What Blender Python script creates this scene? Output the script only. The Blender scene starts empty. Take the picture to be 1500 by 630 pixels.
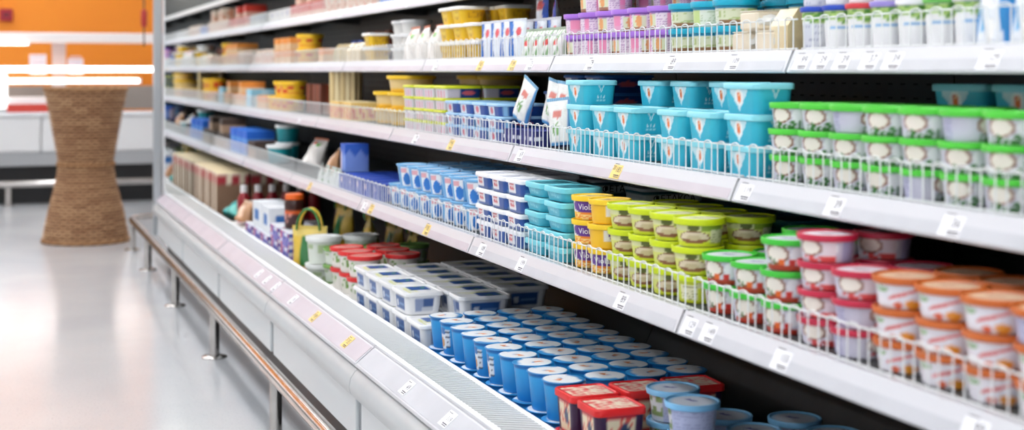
import bpy, math, random
from mathutils import Vector, Matrix
random.seed(7)
PI = math.pi
SC = bpy.context.scene
C = SC.collection

# ------------------------------------------------------------------ camera
F = 2083.3                       # focal length in pixels of the 1500x630 frame (50 mm on 36 mm)
TH = math.atan(755 / F)          # yaw: the aisle vanishes just left of the frame
HZ = 104.0                       # horizon row
H = 1.14                         # eye height
cam = bpy.data.cameras.new('camera'); cam.lens = 50; cam.sensor_width = 36
cam.shift_y = -(315 - HZ) / 1500; cam.clip_start = .05
cam.dof.use_dof = True; cam.dof.focus_distance = 3.5; cam.dof.aperture_fstop = 2.8
co = bpy.data.objects.new('camera', cam); C.objects.link(co)
co.location = (0, 0, H); co.rotation_euler = (PI / 2, 0, -TH)
SC.camera = co
# ------------------------------------------------------------------ world and exposure
w = bpy.data.worlds.new('world'); SC.world = w; w.use_nodes = True
w.node_tree.nodes['Background'].inputs[0].default_value = (.9, .95, 1, 1)
w.node_tree.nodes['Background'].inputs[1].default_value = .3
SC.view_settings.view_transform = 'Standard'; SC.view_settings.look = 'None'
SC.view_settings.exposure = 0.45; SC.view_settings.gamma = 1
SC.view_settings.use_curve_mapping = False
SC.cycles.use_denoising = True
SC.cycles.max_bounces = 8
LAMP = 7.6                       # emission of the ceiling lamps
CANOPY = 7.0                    # emission of the fridge canopy lamp

SN, CS = math.sin(TH), math.cos(TH)
def ray(px, py):
    xc = (px - 750) / F
    return SN + xc * CS, CS - xc * SN, -(py - HZ) / F
def yat(px, X):                  # where a pixel column meets the vertical plane at X
    r = ray(px, 0); return r[1] / r[0] * X
def ony(px, py, Y):
    r = ray(px, py); t = Y / r[1]; return r[0] * t, H + r[2] * t

# ------------------------------------------------------------------ colour and materials
def lin(c):
    def f(v):
        v = max(0, min(255, v)) / 255
        return v / 12.92 if v <= .04045 else ((v + .055) / 1.055) ** 2.4
    return (f(c[0]), f(c[1]), f(c[2]), 1.0)
def mix(a, b, t): return tuple(a[i] + (b[i] - a[i]) * t for i in range(3))
MATS = {}
def mat(name, col=(200, 200, 200), rough=.5, metal=0, emit=None, bump=None, spec=.5, trans=0, noise=None, coat=0):
    if name in MATS: return MATS[name]
    m = bpy.data.materials.new(name); m.use_nodes = True; nt = m.node_tree; b = nt.nodes['Principled BSDF']
    b.inputs['Base Color'].default_value = lin(col); b.inputs['Roughness'].default_value = rough
    b.inputs['Metallic'].default_value = metal; b.inputs['Specular IOR Level'].default_value = spec
    b.inputs['Transmission Weight'].default_value = trans; b.inputs['Coat Weight'].default_value = coat
    if emit:
        b.inputs['Emission Color'].default_value = lin(emit[0]); b.inputs['Emission Strength'].default_value = emit[1]
    if noise:                    # (scale, colour b): a faint tint variation
        t = nt.nodes.new('ShaderNodeTexNoise'); t.inputs['Scale'].default_value = noise[0]; t.inputs['Detail'].default_value = 4
        tc = nt.nodes.new('ShaderNodeTexCoord'); nt.links.new(tc.outputs['Object'], t.inputs['Vector'])
        r = nt.nodes.new('ShaderNodeValToRGB'); r.color_ramp.elements[0].position = .35; r.color_ramp.elements[1].position = .65
        r.color_ramp.elements[0].color = lin(col); r.color_ramp.elements[1].color = lin(noise[1])
        nt.links.new(t.outputs['Fac'], r.inputs['Fac']); nt.links.new(r.outputs['Color'], b.inputs['Base Color'])
    if bump:
        t = nt.nodes.new('ShaderNodeTexNoise'); t.inputs['Scale'].default_value = bump[0]
        tc = nt.nodes.new('ShaderNodeTexCoord'); nt.links.new(tc.outputs['Object'], t.inputs['Vector'])
        bn = nt.nodes.new('ShaderNodeBump'); bn.inputs['Strength'].default_value = bump[1]; bn.inputs['Distance'].default_value = .01
        nt.links.new(t.outputs['Fac'], bn.inputs['Height']); nt.links.new(bn.outputs['Normal'], b.inputs['Normal'])
    MATS[name] = m; return m
def painted(name, rough, coat=0, bump=None, metal=0):       # colour printed on the piece, held per vertex
    if name in MATS: return MATS[name]
    m = mat(name, rough=rough, coat=coat, bump=bump, metal=metal); nt = m.node_tree
    a = nt.nodes.new('ShaderNodeVertexColor'); a.layer_name = 'Col'
    nt.links.new(a.outputs['Color'], nt.nodes['Principled BSDF'].inputs['Base Color'])
    return m
PRINT = painted('printed_plastic', .34)
PAPER = painted('printed_card', .55)
FILM = painted('printed_film', .25, bump=(60, .25))
WICKER = painted('wicker', .7)
MW = mat('white_enamel', (238, 239, 241), .3, noise=(3, (232, 234, 237)))
MLIP = mat('lip_plastic', (198, 202, 203), .35, noise=(5, (192, 196, 198)))
MPANEL = mat('panel_enamel', (232, 236, 238), .32)
MRAIL = mat('rail_plastic', (212, 212, 217), .3)
MSTRIP = mat('strip_paper_lilac', (194, 184, 193), .42, noise=(7, (201, 192, 200)))
MSTRIPW = mat('strip_paper_white', (190, 191, 197), .42, noise=(7, (198, 199, 205)))
MWIRE = mat('white_wire', (238, 240, 240), .35)
MDARK = mat('anthracite_steel', (46, 49, 50), .45, noise=(9, (40, 42, 44)))
MDECK = mat('shelf_deck_steel', (70, 74, 74), .45)
MBLACK = mat('black_void', (8, 8, 9), .7)
MSTEEL = mat('brushed_steel', (200, 196, 192), .16, 1, noise=(14, (186, 182, 178)))
MALU = mat('aluminium', (178, 184, 188), .32, .55)
MMIRROR = mat('mirror', (232, 236, 236), .01, 1)
MTAG = mat('tag_white', (246, 246, 250), .5)
MTAGY = mat('tag_yellow', (248, 216, 128), .5)
MINK = mat('ink_dark', (62, 54, 66), .6)
MINKR = mat('ink_red', (205, 40, 50), .5)
MINKW = mat('ink_white', (250, 250, 250), .5)
MINKB = mat('ink_black', (18, 18, 20), .5)

# ------------------------------------------------------------------ mesh building
class MB:
    def __init__(s): s.v = []; s.f = []; s.mi = []; s.c = []; s.cur = 0; s.col = (255, 255, 255)
    def vert(s, p, c=None): s.v.append(tuple(p)); s.c.append(c or s.col); return len(s.v) - 1
    def face(s, *i): s.f.append(i); s.mi.append(s.cur)
    def box(s, x0, x1, y0, y1, z0, z1, c=None):
        b = len(s.v)
        for z in (z0, z1):
            for x, y in ((x0, y0), (x1, y0), (x1, y1), (x0, y1)): s.vert((x, y, z), c)
        for q in ((3, 2, 1, 0), (4, 5, 6, 7), (0, 1, 5, 4), (1, 2, 6, 5), (2, 3, 7, 6), (3, 0, 4, 7)): s.face(*[b + i for i in q])
    def cbox(s, x0, x1, y0, y1, z0, z1, e=.004, c=None):       # box with chamfered edges
        def ring(x0, x1, y0, y1, z, k):
            return [s.vert(p, c) for p in ((x0 + k, y0, z), (x1 - k, y0, z), (x1, y0 + k, z), (x1, y1 - k, z), (x1 - k, y1, z), (x0 + k, y1, z), (x0, y1 - k, z), (x0, y0 + k, z))]
        r = [ring(x0 + e, x1 - e, y0 + e, y1 - e, z0, e / 2), ring(x0, x1, y0, y1, z0 + e, e), ring(x0, x1, y0, y1, z1 - e, e), ring(x0 + e, x1 - e, y0 + e, y1 - e, z1, e / 2)]
        s.loft(r, True, True)
    def loft(s, rings, cap0=False, cap1=False, closed=True):
        for a, b in zip(rings, rings[1:]):
            n = len(a)
            for i in range(n if closed else n - 1):
                j = (i + 1) % n; s.face(a[i], a[j], b[j], b[i])
        if cap0: s.face(*reversed(rings[0]))
        if cap1: s.face(*rings[-1])
    def tube(s, pts, r, n=6, c=None, caps=True):
        rings = []; pts = [Vector(p) for p in pts]
        for i, p in enumerate(pts):
            t = (pts[min(i + 1, len(pts) - 1)] - pts[max(i - 1, 0)]).normalized()
            u = t.cross(Vector((0, 0, 1)) if abs(t.z) < .9 else Vector((1, 0, 0))).normalized(); v = t.cross(u)
            rr = r[i] if isinstance(r, (list, tuple)) else r
            rings.append([s.vert(p + u * (rr * math.cos(2 * PI * k / n)) + v * (rr * math.sin(2 * PI * k / n)), c) for k in range(n)])
        s.loft(rings, caps, caps)
    def prism(s, prof, y0, y1, c=None):                        # a profile in (x, z) run along y
        a = [s.vert((x, y0, z), c) for x, z in prof]; b = [s.vert((x, y1, z), c) for x, z in prof]
        s.loft([a, b], True, True)
    def lathe(s, prof, n=32, paint=None, col=None, cap0=True, cap1=True):
        # prof: (r, z, v). paint(s, v): s = .5 faces -x (the aisle), grows towards -y
        rings = []
        for r, z, v in prof:
            rg = []
            for k in range(n):
                sx = (k + .5) / n; a = (sx - .5) * 2 * PI
                rg.append(s.vert((-r * math.cos(a), -r * math.sin(a), z), paint(sx, v) if (paint and v is not None) else col))
            rings.append(rg)
        s.loft(rings, cap0, cap1)
        return rings
    def rtub(s, levels, n=10, paint=None, col=None, cr=.012, cap0=True, cap1=True):
        # levels: (half_x, half_y, z, v). paint(side, s, v): side 0 = -x front, 1 = -y, 2 = +x, 3 = +y
        rings = []
        for hx, hy, z, v in levels:
            rg = []; q = min(cr, hx * .45, hy * .45)
            P = [((-hx, hy - q), (-hx, -hy + q)), ((-hx + q, -hy), (hx - q, -hy)), ((hx, -hy + q), (hx, hy - q)), ((hx - q, hy), (-hx + q, hy))]
            for sd, (a, b) in enumerate(P):
                for k in range(n + 1):
                    t = k / n
                    rg.append(s.vert((a[0] + (b[0] - a[0]) * t, a[1] + (b[1] - a[1]) * t, z), paint(sd, t, v) if (paint and v is not None) else col))
                e = P[(sd + 1) % 4][0]; cx = (-hx + q, hx - q, hx - q, -hx + q)[sd]; cy = (-hy + q, -hy + q, hy - q, hy - q)[sd]
                a0 = math.atan2(b[1] - cy, b[0] - cx)
                for t in (.33, .67):
                    aa = a0 + t * PI / 2
                    rg.append(s.vert((cx + q * math.cos(aa), cy + q * math.sin(aa), z), paint(sd, 1, v) if (paint and v is not None) else col))
            rings.append(rg)
        s.loft(rings, cap0, cap1); return rings
    def mesh(s, name, mats, smooth=False):
        me = bpy.data.meshes.new(name); me.from_pydata(s.v, [], s.f)
        for m in (mats if isinstance(mats, (list, tuple)) else [mats]): me.materials.append(m)
        if any(s.mi): me.polygons.foreach_set('material_index', s.mi)
        if any(m.name in ('printed_plastic', 'printed_card', 'printed_film', 'wicker') for m in me.materials):
            at = me.color_attributes.new('Col', 'FLOAT_COLOR', 'POINT'); buf = []
            cache = {}
            for c in s.c:
                if c not in cache: cache[c] = lin(c)
                buf.extend(cache[c])
            at.data.foreach_set('color', buf)
        if smooth:
            me.polygons.foreach_set('use_smooth', [True] * len(me.polygons))
            me.set_sharp_from_angle(angle=math.radians(40))
        me.update(); return me

def obj(name, me, parent=None, loc=(0, 0, 0), rot=None):
    o = bpy.data.objects.new(name, me); C.objects.link(o); o.location = loc
    if rot: o.rotation_euler = rot
    if parent is not None: o.parent = parent
    return o
def tag(o, label, cat, group=None):
    o['label'] = label; o['category'] = cat
    if group: o['group'] = group
    return o
def thing(name, label, cat, loc=(0, 0, 0), rot=(0, 0, 0), group=None):
    o = bpy.data.objects.new(name, None); C.objects.link(o); o.location = loc; o.rotation_euler = rot
    return tag(o, label, cat, group)
def struct(name, mb, m, smooth=False):
    o = obj(name, mb.mesh(name, m, smooth)); o['kind'] = 'structure'; return o
def part(name, mb, m, parent, smooth=False, loc=(0, 0, 0), rot=None, stuff=False):
    o = obj(name, mb.mesh(name, m, smooth), parent, loc, rot)
    if stuff: o['kind'] = 'stuff'
    return o
_tx = {}
def text_geo(txt, size):
    k = (txt, size)
    if k not in _tx:
        cu = bpy.data.curves.new('lettering', 'FONT'); cu.body = txt; cu.size = size; cu.align_x = 'CENTER'; cu.align_y = 'CENTER'; cu.resolution_u = 2
        o = bpy.data.objects.new('lettering', cu); me = bpy.data.meshes.new_from_object(o)
        _tx[k] = ([tuple(v.co) for v in me.vertices], [tuple(p.vertices) for p in me.polygons])
        bpy.data.objects.remove(o); bpy.data.meshes.remove(me); bpy.data.curves.remove(cu)
    return _tx[k]
def add_text(mb, txt, size, fn):                             # fn maps (x, y) on the print to a point
    vs, fs = text_geo(txt, size); b = len(mb.v)
    for x, y, z in vs: mb.vert(fn(x, y))
    for f in fs: mb.face(*[b + i for i in f])

ORD = ['', 'first', 'second', 'third', 'fourth', 'fifth', 'sixth', 'seventh', 'eighth', 'ninth', 'tenth', 'eleventh', 'twelfth', 'thirteenth', 'fourteenth']

# ------------------------------------------------------------------ the room
XW, XR, YF, YB, ZC = -6.0, 1.98, -3.2, 14.6, 3.6
def floor_material():
    m = mat('polished_vinyl_floor', (208, 210, 213), .14, spec=.6); nt = m.node_tree; b = nt.nodes['Principled BSDF']
    tc = nt.nodes.new('ShaderNodeTexCoord')
    big = nt.nodes.new('ShaderNodeTexNoise'); big.inputs['Scale'].default_value = 1.3; big.inputs['Detail'].default_value = 3
    v = nt.nodes.new('ShaderNodeTexVoronoi'); v.inputs['Scale'].default_value = 60
    sp = nt.nodes.new('ShaderNodeTexNoise'); sp.inputs['Scale'].default_value = 160; sp.inputs['Detail'].default_value = 2
    for n in (big, v, sp): nt.links.new(tc.outputs['Object'], n.inputs['Vector'])
    r1 = nt.nodes.new('ShaderNodeValToRGB'); r1.color_ramp.elements[0].color = lin((200, 203, 207)); r1.color_ramp.elements[1].color = lin((212, 213, 214))
    r1.color_ramp.elements[0].position = .3; r1.color_ramp.elements[1].position = .7
    nt.links.new(big.outputs['Fac'], r1.inputs['Fac'])
    r2 = nt.nodes.new('ShaderNodeValToRGB'); r2.color_ramp.elements[0].color = (0, 0, 0, 1); r2.color_ramp.elements[1].color = (1, 1, 1, 1)
    r2.color_ramp.elements[0].position = .62; r2.color_ramp.elements[1].position = .7
    nt.links.new(sp.outputs['Fac'], r2.inputs['Fac'])
    mx = nt.nodes.new('ShaderNodeMix'); mx.data_type = 'RGBA'; mx.inputs['B'].default_value = lin((172, 174, 180))
    nt.links.new(r2.outputs['Color'], mx.inputs['Factor']); nt.links.new(r1.outputs['Color'], mx.inputs['A'])
    nt.links.new(mx.outputs['Result'], b.inputs['Base Color'])
    rr = nt.nodes.new('ShaderNodeMapRange'); rr.inputs['To Min'].default_value = .1; rr.inputs['To Max'].default_value = .22
    nt.links.new(big.outputs['Fac'], rr.inputs['Value']); nt.links.new(rr.outputs['Result'], b.inputs['Roughness'])
    return m
m = MB(); m.box(XW - .1, XR + .1, YF - .1, YB + .1, -.1, 0); struct('floor', m, floor_material())
m = MB(); m.box(XW - .1, XR + .1, YF - .1, YB + .1, ZC, ZC + .1); struct('ceiling', m, mat('ceiling_paint', (232, 232, 230), .8))
MORANGE = mat('orange_paint', (246, 150, 34), .55, noise=(1.2, (244, 144, 30)))
m = MB(); m.box(XW - .1, XR + .1, YB, YB + .1, 0, ZC); struct('wall_back', m, MORANGE)
MWALL = mat('white_wall_paint', (225, 225, 224), .7)
m = MB(); m.box(XW - .1, XW, YF, YB, 0, ZC); struct('wall_left', m, MWALL)
m = MB(); m.box(XR, XR + .1, YF, YB, 0, ZC); struct('wall_right', m, MWALL)
m = MB(); m.box(XW, XR, YF - .1, YF, 0, ZC); struct('wall_front', m, MWALL)

# ceiling lamps, out of view above the aisle
MLAMP = mat('lamp_diffuser', (250, 250, 248), .5, emit=((249, 251, 255), LAMP))
MHOUS = mat('lamp_housing', (225, 226, 228), .5)
hm = MB(); hm.prism([(-.13, .05), (.13, .05), (.17, -.02), (.15, -.02), (.12, .03), (-.12, .03), (-.15, -.02), (-.17, -.02)], -1.25, 1.25)
hmesh = hm.mesh('housing', MHOUS)
dm = MB(); dm.box(-.12, .12, -1.2, 1.2, .0, .02); dmesh = dm.mesh('diffuser', MLAMP)
for li, lx in enumerate((-4.6, -2.6, -.7, .6)):
    for lj, ly in enumerate((-1.6, 1.3, 4.2, 7.1, 10.0, 12.9)):
        t = thing('ceiling_lamp', f'''white linear ceiling lamp, {('leftmost row', 'second row from the left', 'row above the aisle', 'row nearest the fridge')[li]}, {ORD[6 - lj]} from the orange wall''', 'lamp', (lx, ly, 3.25), group='linear ceiling lamps')
        obj('housing', hmesh, t); obj('diffuser', dmesh, t)
        cm = MB()
        for sy in (-.9, .9): cm.tube([(0, sy, .05), (0, sy, ZC - 3.25)], .006, 6)
        part('suspension_rod', cm, MALU, t)

# ------------------------------------------------------------------ the fridge
BAY = [-.102, 1.148, 2.398, 3.648, 4.898, 6.148, 7.398, 8.648]
XS = {1: 1.194, 2: 1.309, 3: 1.428, 4: 1.515, 5: 1.585}        # rail front, lower edge
ZB = {1: .650, 2: .894, 3: 1.138, 4: 1.388, 5: 1.64}           # rail lower edge
DECK = {k: v + .041 for k, v in ZB.items()}
XF = {k: v + .038 for k, v in XS.items()}                      # plane of the product fronts
XBACK = 1.82
WELL = .305; XFW = 1.10
SHELFNAME = {1: 'lowest', 2: 'second', 3: 'third', 4: 'fourth', 5: 'top'}
Y0, Y1 = BAY[0], BAY[-1]

fridge = thing('display_fridge', 'long open multideck fridge with white lip and black inner wall', 'fridge', (1.4, (Y0 + Y1) / 2, 0))
FY = (Y0 + Y1) / 2
def fpart(name, mb, mt, smooth=False, stuff=False, parent=None):
    o = part(name, mb, mt, parent or fridge, smooth, stuff=stuff)
    if parent is None: o.location = (-1.4, -FY, 0)
    return o
for a, b in zip(BAY, BAY[1:]):
    g = .0025
    m = MB()                                                    # rounded white lip of each bay
    prof = [(.935, .372), (.905, .366), (.884, .352), (.872, .334), (.868, .312), (.872, .293), (.884, .284), (.90, .284), (.94, .284), (.94, .36)]
    m.prism(prof, a + g, b - g); fpart('lip', m, MLIP, True)
    m = MB(); m.cbox(.893, .93, a + .03, b - .03, .165, .283, .003); fpart('front_panel', m, MPANEL)
    m = MB(); m.box(.902, .93, a - .03, a + .03, .165, .283); fpart('panel_joint', m, mat('joint_grey', (150, 156, 160), .35, .3))
    # black inner wall sheet of each bay with a bent lower duct
    m = MB(); m.prism([(XBACK, .2), (XBACK + .03, .2), (XBACK + .03, 2.02), (XBACK, 2.02)], a + g, b - g)
    wall = fpart('inner_wall', m, MDARK)
    m = MB(); m.prism([(XBACK - .13, WELL), (XBACK, WELL), (XBACK, .56), (XBACK - .03, .5)], a + g, b - g); fpart('air_duct', m, MDARK)
    m = MB()
    for zr in [.6 + .03 * i for i in range(47)]:
        k = 0
        y = a + .03
        while y < b - .03:
            m.box(XBACK - .0008, XBACK, y, y + .016, zr, zr + .004); y += .045; k += 1
    s = part('vent_slots', m, MBLACK, wall, stuff=True)
# base: kick, well floor, outer back, canopy
m = MB(); m.box(.955, XBACK, Y0, Y1, .012, .165); fpart('kick_plinth', m, mat('kick_black', (22, 22, 24), .4))
m = MB(); m.box(.93, XBACK, Y0, Y1, .165, WELL); fpart('well_floor', m, MDECK)
m = MB(); m.box(XBACK + .03, 1.96, Y0, Y1, .012, 2.1); fpart('outer_back', m, MW)
m = MB(); m.prism([(1.30, 2.02), (XBACK + .03, 2.02), (XBACK + .03, 2.12), (1.30, 2.12), (1.27, 2.09), (1.27, 2.04)], Y0, Y1); fpart('canopy', m, MW)
MCAN = mat('canopy_tube', (255, 255, 255), .4, emit=((255, 246, 232), CANOPY))
for a, b in zip(BAY, BAY[1:]):
    m = MB(); m.tube([(1.34, a + .05, 2.0), (1.34, b - .05, 2.0)], .016, 10); fpart('canopy_lamp', m, MCAN, True)
# air grille: frame and fine slats
m = MB(); m.prism([(.946, .413), (.956, .418), (.962, .413), (.962, .36), (.94, .36)], Y0, Y1); m.prism([(1.072, .398), (1.08, .402), (1.088, .398), (1.088, WELL), (1.076, WELL)], Y0, Y1)
m.box(.946, 1.08, Y0, Y1, WELL, .36)
grille = fpart('grille_frame', m, MW)
m = MB(); y = Y0 + .008
while y < Y1:
    m.prism([(.96, .411), (1.074, .397), (1.074, .378), (.96, .392)], y, y + .008); y += .021
part('grille_slats', m, MWIRE, grille, stuff=True)
m = MB(); m.box(.962, 1.076, Y0, Y1, .3605, .363); part('grille_bed', m, mat('grille_bed_grey', (52, 55, 58), .5), grille)
# far end: mirrored panel with an aluminium front post
m = MB(); m.box(.93, XBACK + .03, Y1 + .004, Y1 + .034, .165, 2.12); fpart('end_panel', m, MW)
m = MB(); m.box(.94, XBACK, Y1, Y1 + .004, .31, 2.02); fpart('mirror', m, MMIRROR)
m = MB(); m.cbox(.875, .925, Y1 - .002, Y1 + .045, .165, 2.14, .006); fpart('end_post', m, MALU)
m = MB(); m.box(.90, 1.96, Y0 - .04, Y0, .012, 2.12); fpart('end_panel', m, MW)

# price tags -------------------------------------------------------
tagmesh = {}
def tag_mesh(txt, yellow):
    k = (txt, yellow)
    if k not in tagmesh:
        m = MB(); m.box(-.025, .025, -.0205, .0205, -.0004, .0006); m.cur = 1
        add_text(m, txt, .022 if len(txt) < 3 else .018, lambda x, y: (x + .008, y + .001, .0009))
        m.box(-.006, .022, -.0135, -.011, .0006, .0009); m.box(-.003, .022, -.0175, -.0155, .0006, .0009)
        m.box(-.021, .002, .0145, .016, .0006, .0009)
        if yellow: add_text(m, '20', .0155, lambda x, y: (x - .0155, y + .005, .0009))
        tagmesh[k] = m.mesh('price_tag', [MTAGY if yellow else MTAG, MINK])
    return tagmesh[k]
def rail_matrix(x0, z0, x1, z1, y, t, lift):      # frame lying on a tilted rail: x to the viewer's right, y up the rail
    up = Vector((x1 - x0, 0, z1 - z0)).normalized(); right = Vector((0, -1, 0)); n = right.cross(up)
    p = Vector((x0 + (x1 - x0) * t, y, z0 + (z1 - z0) * t)) + n * lift
    return Matrix(((right.x, up.x, n.x, p.x), (right.y, up.y, n.y, p.y), (right.z, up.z, n.z, p.z), (0, 0, 0, 1)))
TAGS = {  # level: (pixel column, text, yellow)
    0: [(597, '49', 0), (657, '119', 0), (510, '35', 1), (462, '89', 1), (430, '89', 0), (405, '59', 0), (392, '75', 0), (380, '99', 0)],
    1: [(707, '109', 0), (765, '199', 0), (912, '89', 0), (1012, '129', 0), (1040, '149', 0), (1147, '155', 0), (1430, '99', 0), (627, '85', 1), (545, '79', 1), (535, '65', 0), (455, '59', 1)],
    2: [(905, '185', 1), (662, '95', 1), (1093, '119', 0), (1225, '39', 0), (1397, '36', 0), (763, '69', 0), (610, '99', 0), (440, '89', 0)],
    3: [(985, '89', 0), (866, '79', 0), (1076, '109', 0), (1176, '99', 0), (1204, '39', 0), (1236, '39', 0), (1276, '37', 0), (1310, '39', 0), (1452, '129', 0), (705, '85', 1), (752, '99', 1), (778, '75', 0), (640, '55', 0)],
    4: [(600, '145', 0), (500, '99', 0)], 5: []}
def put_tags(level, x0, z0, x1, z1, a, b, parent, pinv):
    for px, txt, yl in TAGS[level]:
        y = yat(px, (x0 + x1) / 2)
        if a < y <= b:
            o = obj('price_tag', tag_mesh(txt, yl), parent)
            o.matrix_local = pinv @ rail_matrix(x0, z0, x1, z1, y, .5, .0022)
            o['label'] = ('yellow' if yl else 'white') + ' paper price tag'
# base price rail: one tilted channel with a paper strip per bay
for i, (a, b) in enumerate(zip(BAY, BAY[1:])):
    rx0, rz0, rx1, rz1 = .886, .372, .936, .412
    m = MB(); m.prism([(rx0 - .004, rz0 - .004), (rx0, rz0 - .008), (rx1 + .008, rz1 - .006), (rx1 + .008, rz1 + .004), (rx1, rz1 + .004), (rx1, rz1), (rx0, rz0), (rx0 - .003, rz0 + .003)], a + .004, b - .006)
    rl = fpart('price_rail', m, MRAIL)
    rl.data.materials[0] = MRAIL
    m = MB(); ux, uz = (rx1 - rx0), (rz1 - rz0); nx, nz = -uz / math.hypot(ux, uz), ux / math.hypot(ux, uz)
    q = lambda t, l: (rx0 + ux * t + nx * l, rz0 + uz * t + nz * l)
    m.prism([q(.06, .0003), q(.94, .0003), q(.94, .0016), q(.06, .0016)], a + .012, b - .014)
    part('paper_strip', m, MSTRIP if i >= 3 else MSTRIPW, rl)
    put_tags(0, rx0, rz0, rx1, rz1, a, b, rl, Matrix.Identity(4))

# shelves ----------------------------------------------------------
def fence_mesh(L):
    m = MB(); n = int(L / .056); p = L / n; y = -L / 2 + p * .25; hh = .066
    for i in range(n):
        ya, yb = -L / 2 + p * i + p * .22, -L / 2 + p * i + p * .78; mid = (ya + yb) / 2; r = (yb - ya) / 2
        pts = [(0, ya, 0), (0, ya, hh - .006)] + [(0, mid - r * math.cos(t), hh - .006 + .006 * math.sin(t)) for t in (PI * .2, PI * .4, PI * .6, PI * .8)] + [(0, yb, hh - .006), (0, yb, 0)]
        m.tube(pts, .0014, 5, caps=False)
    m.tube([(.0025, -L / 2, hh - .005), (.0025, L / 2, hh - .005)], .0016, 6)
    m.tube([(.0025, -L / 2, .004), (.0025, L / 2, .004)], .0016, 6)
    return m.mesh('wire_fence', MWIRE, True)
fmesh = fence_mesh(1.236)
for lv in (1, 2, 3, 4, 5):
    for i, (a, b) in enumerate(zip(BAY, BAY[1:])):
        ym = (a + b) / 2; x0 = XS[lv]; z0 = ZB[lv]; x1 = x0 + .022; z1 = z0 + .041
        far = 7 - i
        t = thing('fridge_shelf', f'white-edged {SHELFNAME[lv]} shelf of the fridge, {ORD[far]} bay from the mirrored end', 'shelf', (x0, ym, z0), group='fridge shelves')
        P = Matrix.Translation((-x0, -ym, -z0))
        ya, yb = a - ym + .003, b - ym - .003
        m = MB(); m.prism([(.02, .029), (.02, .041), (XBACK - x0 - .004, .041), (XBACK - x0 - .004, .029)], ya, yb); part('deck', m, MDECK, t)
        m = MB(); m.prism([(0, 0), (.003, -.002), (.025, .035), (.05, .035), (.05, .0415), (.021, .0415), (.019, .043)], ya, yb - .003)
        rl = part('price_rail', m, MRAIL, t)
        L = math.hypot(.022, .041); ux, uz = .022, .041; nx, nz = -uz / L, ux / L
        q = lambda s_, l: (ux * s_ + nx * l, uz * s_ + nz * l)
        m = MB(); m.prism([q(.05, .0006), q(.05, .0018), q(.92, .0018), q(.92, .0006)], ya + .008, yb - .012)
        part('paper_strip', m, MSTRIP if i >= (3 if lv != 2 else 2) else MSTRIPW, rl)
        put_tags(lv, x0, z0, x1, z1, a, b, t, P)
        if lv < 5: obj('wire_fence', fmesh, t, (.031, 0, .0415))
        for s in (ya, yb):
            m = MB(); y_ = s + (.004 if s < 0 else -.004)
            m.prism([(.03, .029), (XBACK - x0 - .004, .029), (XBACK - x0 - .004, .0), (XBACK - x0 - .04, .0), (.05, .018)], y_ - .0015, y_ + .0015)
            part('bracket', m, MDARK, t)

# bumper rail in front of the fridge --------------------------------
XB, ZR = .815, .190
bump = thing('bumper_rail', 'polished steel tube bumper rail on round posts along the fridge foot', 'rail', (XB, 4.4, 0))
m = MB(); pts = [(0, -4.6, ZR), (0, 4.97, ZR)] + [(.12 - .12 * math.cos(t), 4.97 + .12 * math.sin(t), ZR) for t in (PI / 8, PI / 4, PI * 3 / 8, PI / 2)] + [(1.05, 5.09, ZR)]
m.tube(pts, .0225, 16); part('tube', m, MSTEEL, bump, True)
pm = MB(); pm.lathe([(.019, .006, None), (.019, ZR - .015, None)], 16, col=(200, 200, 200)); pmesh = pm.mesh('post', MSTEEL, True)
fm = MB(); fm.lathe([(.05, 0, None), (.05, .004, None), (.045, .008, None), (.02, .011, None)], 24, col=(200, 200, 200)); fmesh2 = fm.mesh('foot_flange', MSTEEL, True)
for k in range(-3, 4):
    p = obj('post', pmesh, bump, (0, 4.40 + 1.32 * k - 4.4, 0)); obj('foot_flange', fmesh2, p)
p = obj('post', pmesh, bump, (0, 4.93, 0)); obj('foot_flange', fmesh2, p)
p = obj('post', pmesh, bump, (.75, 5.09, 0)); obj('foot_flange', fmesh2, p)

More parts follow.
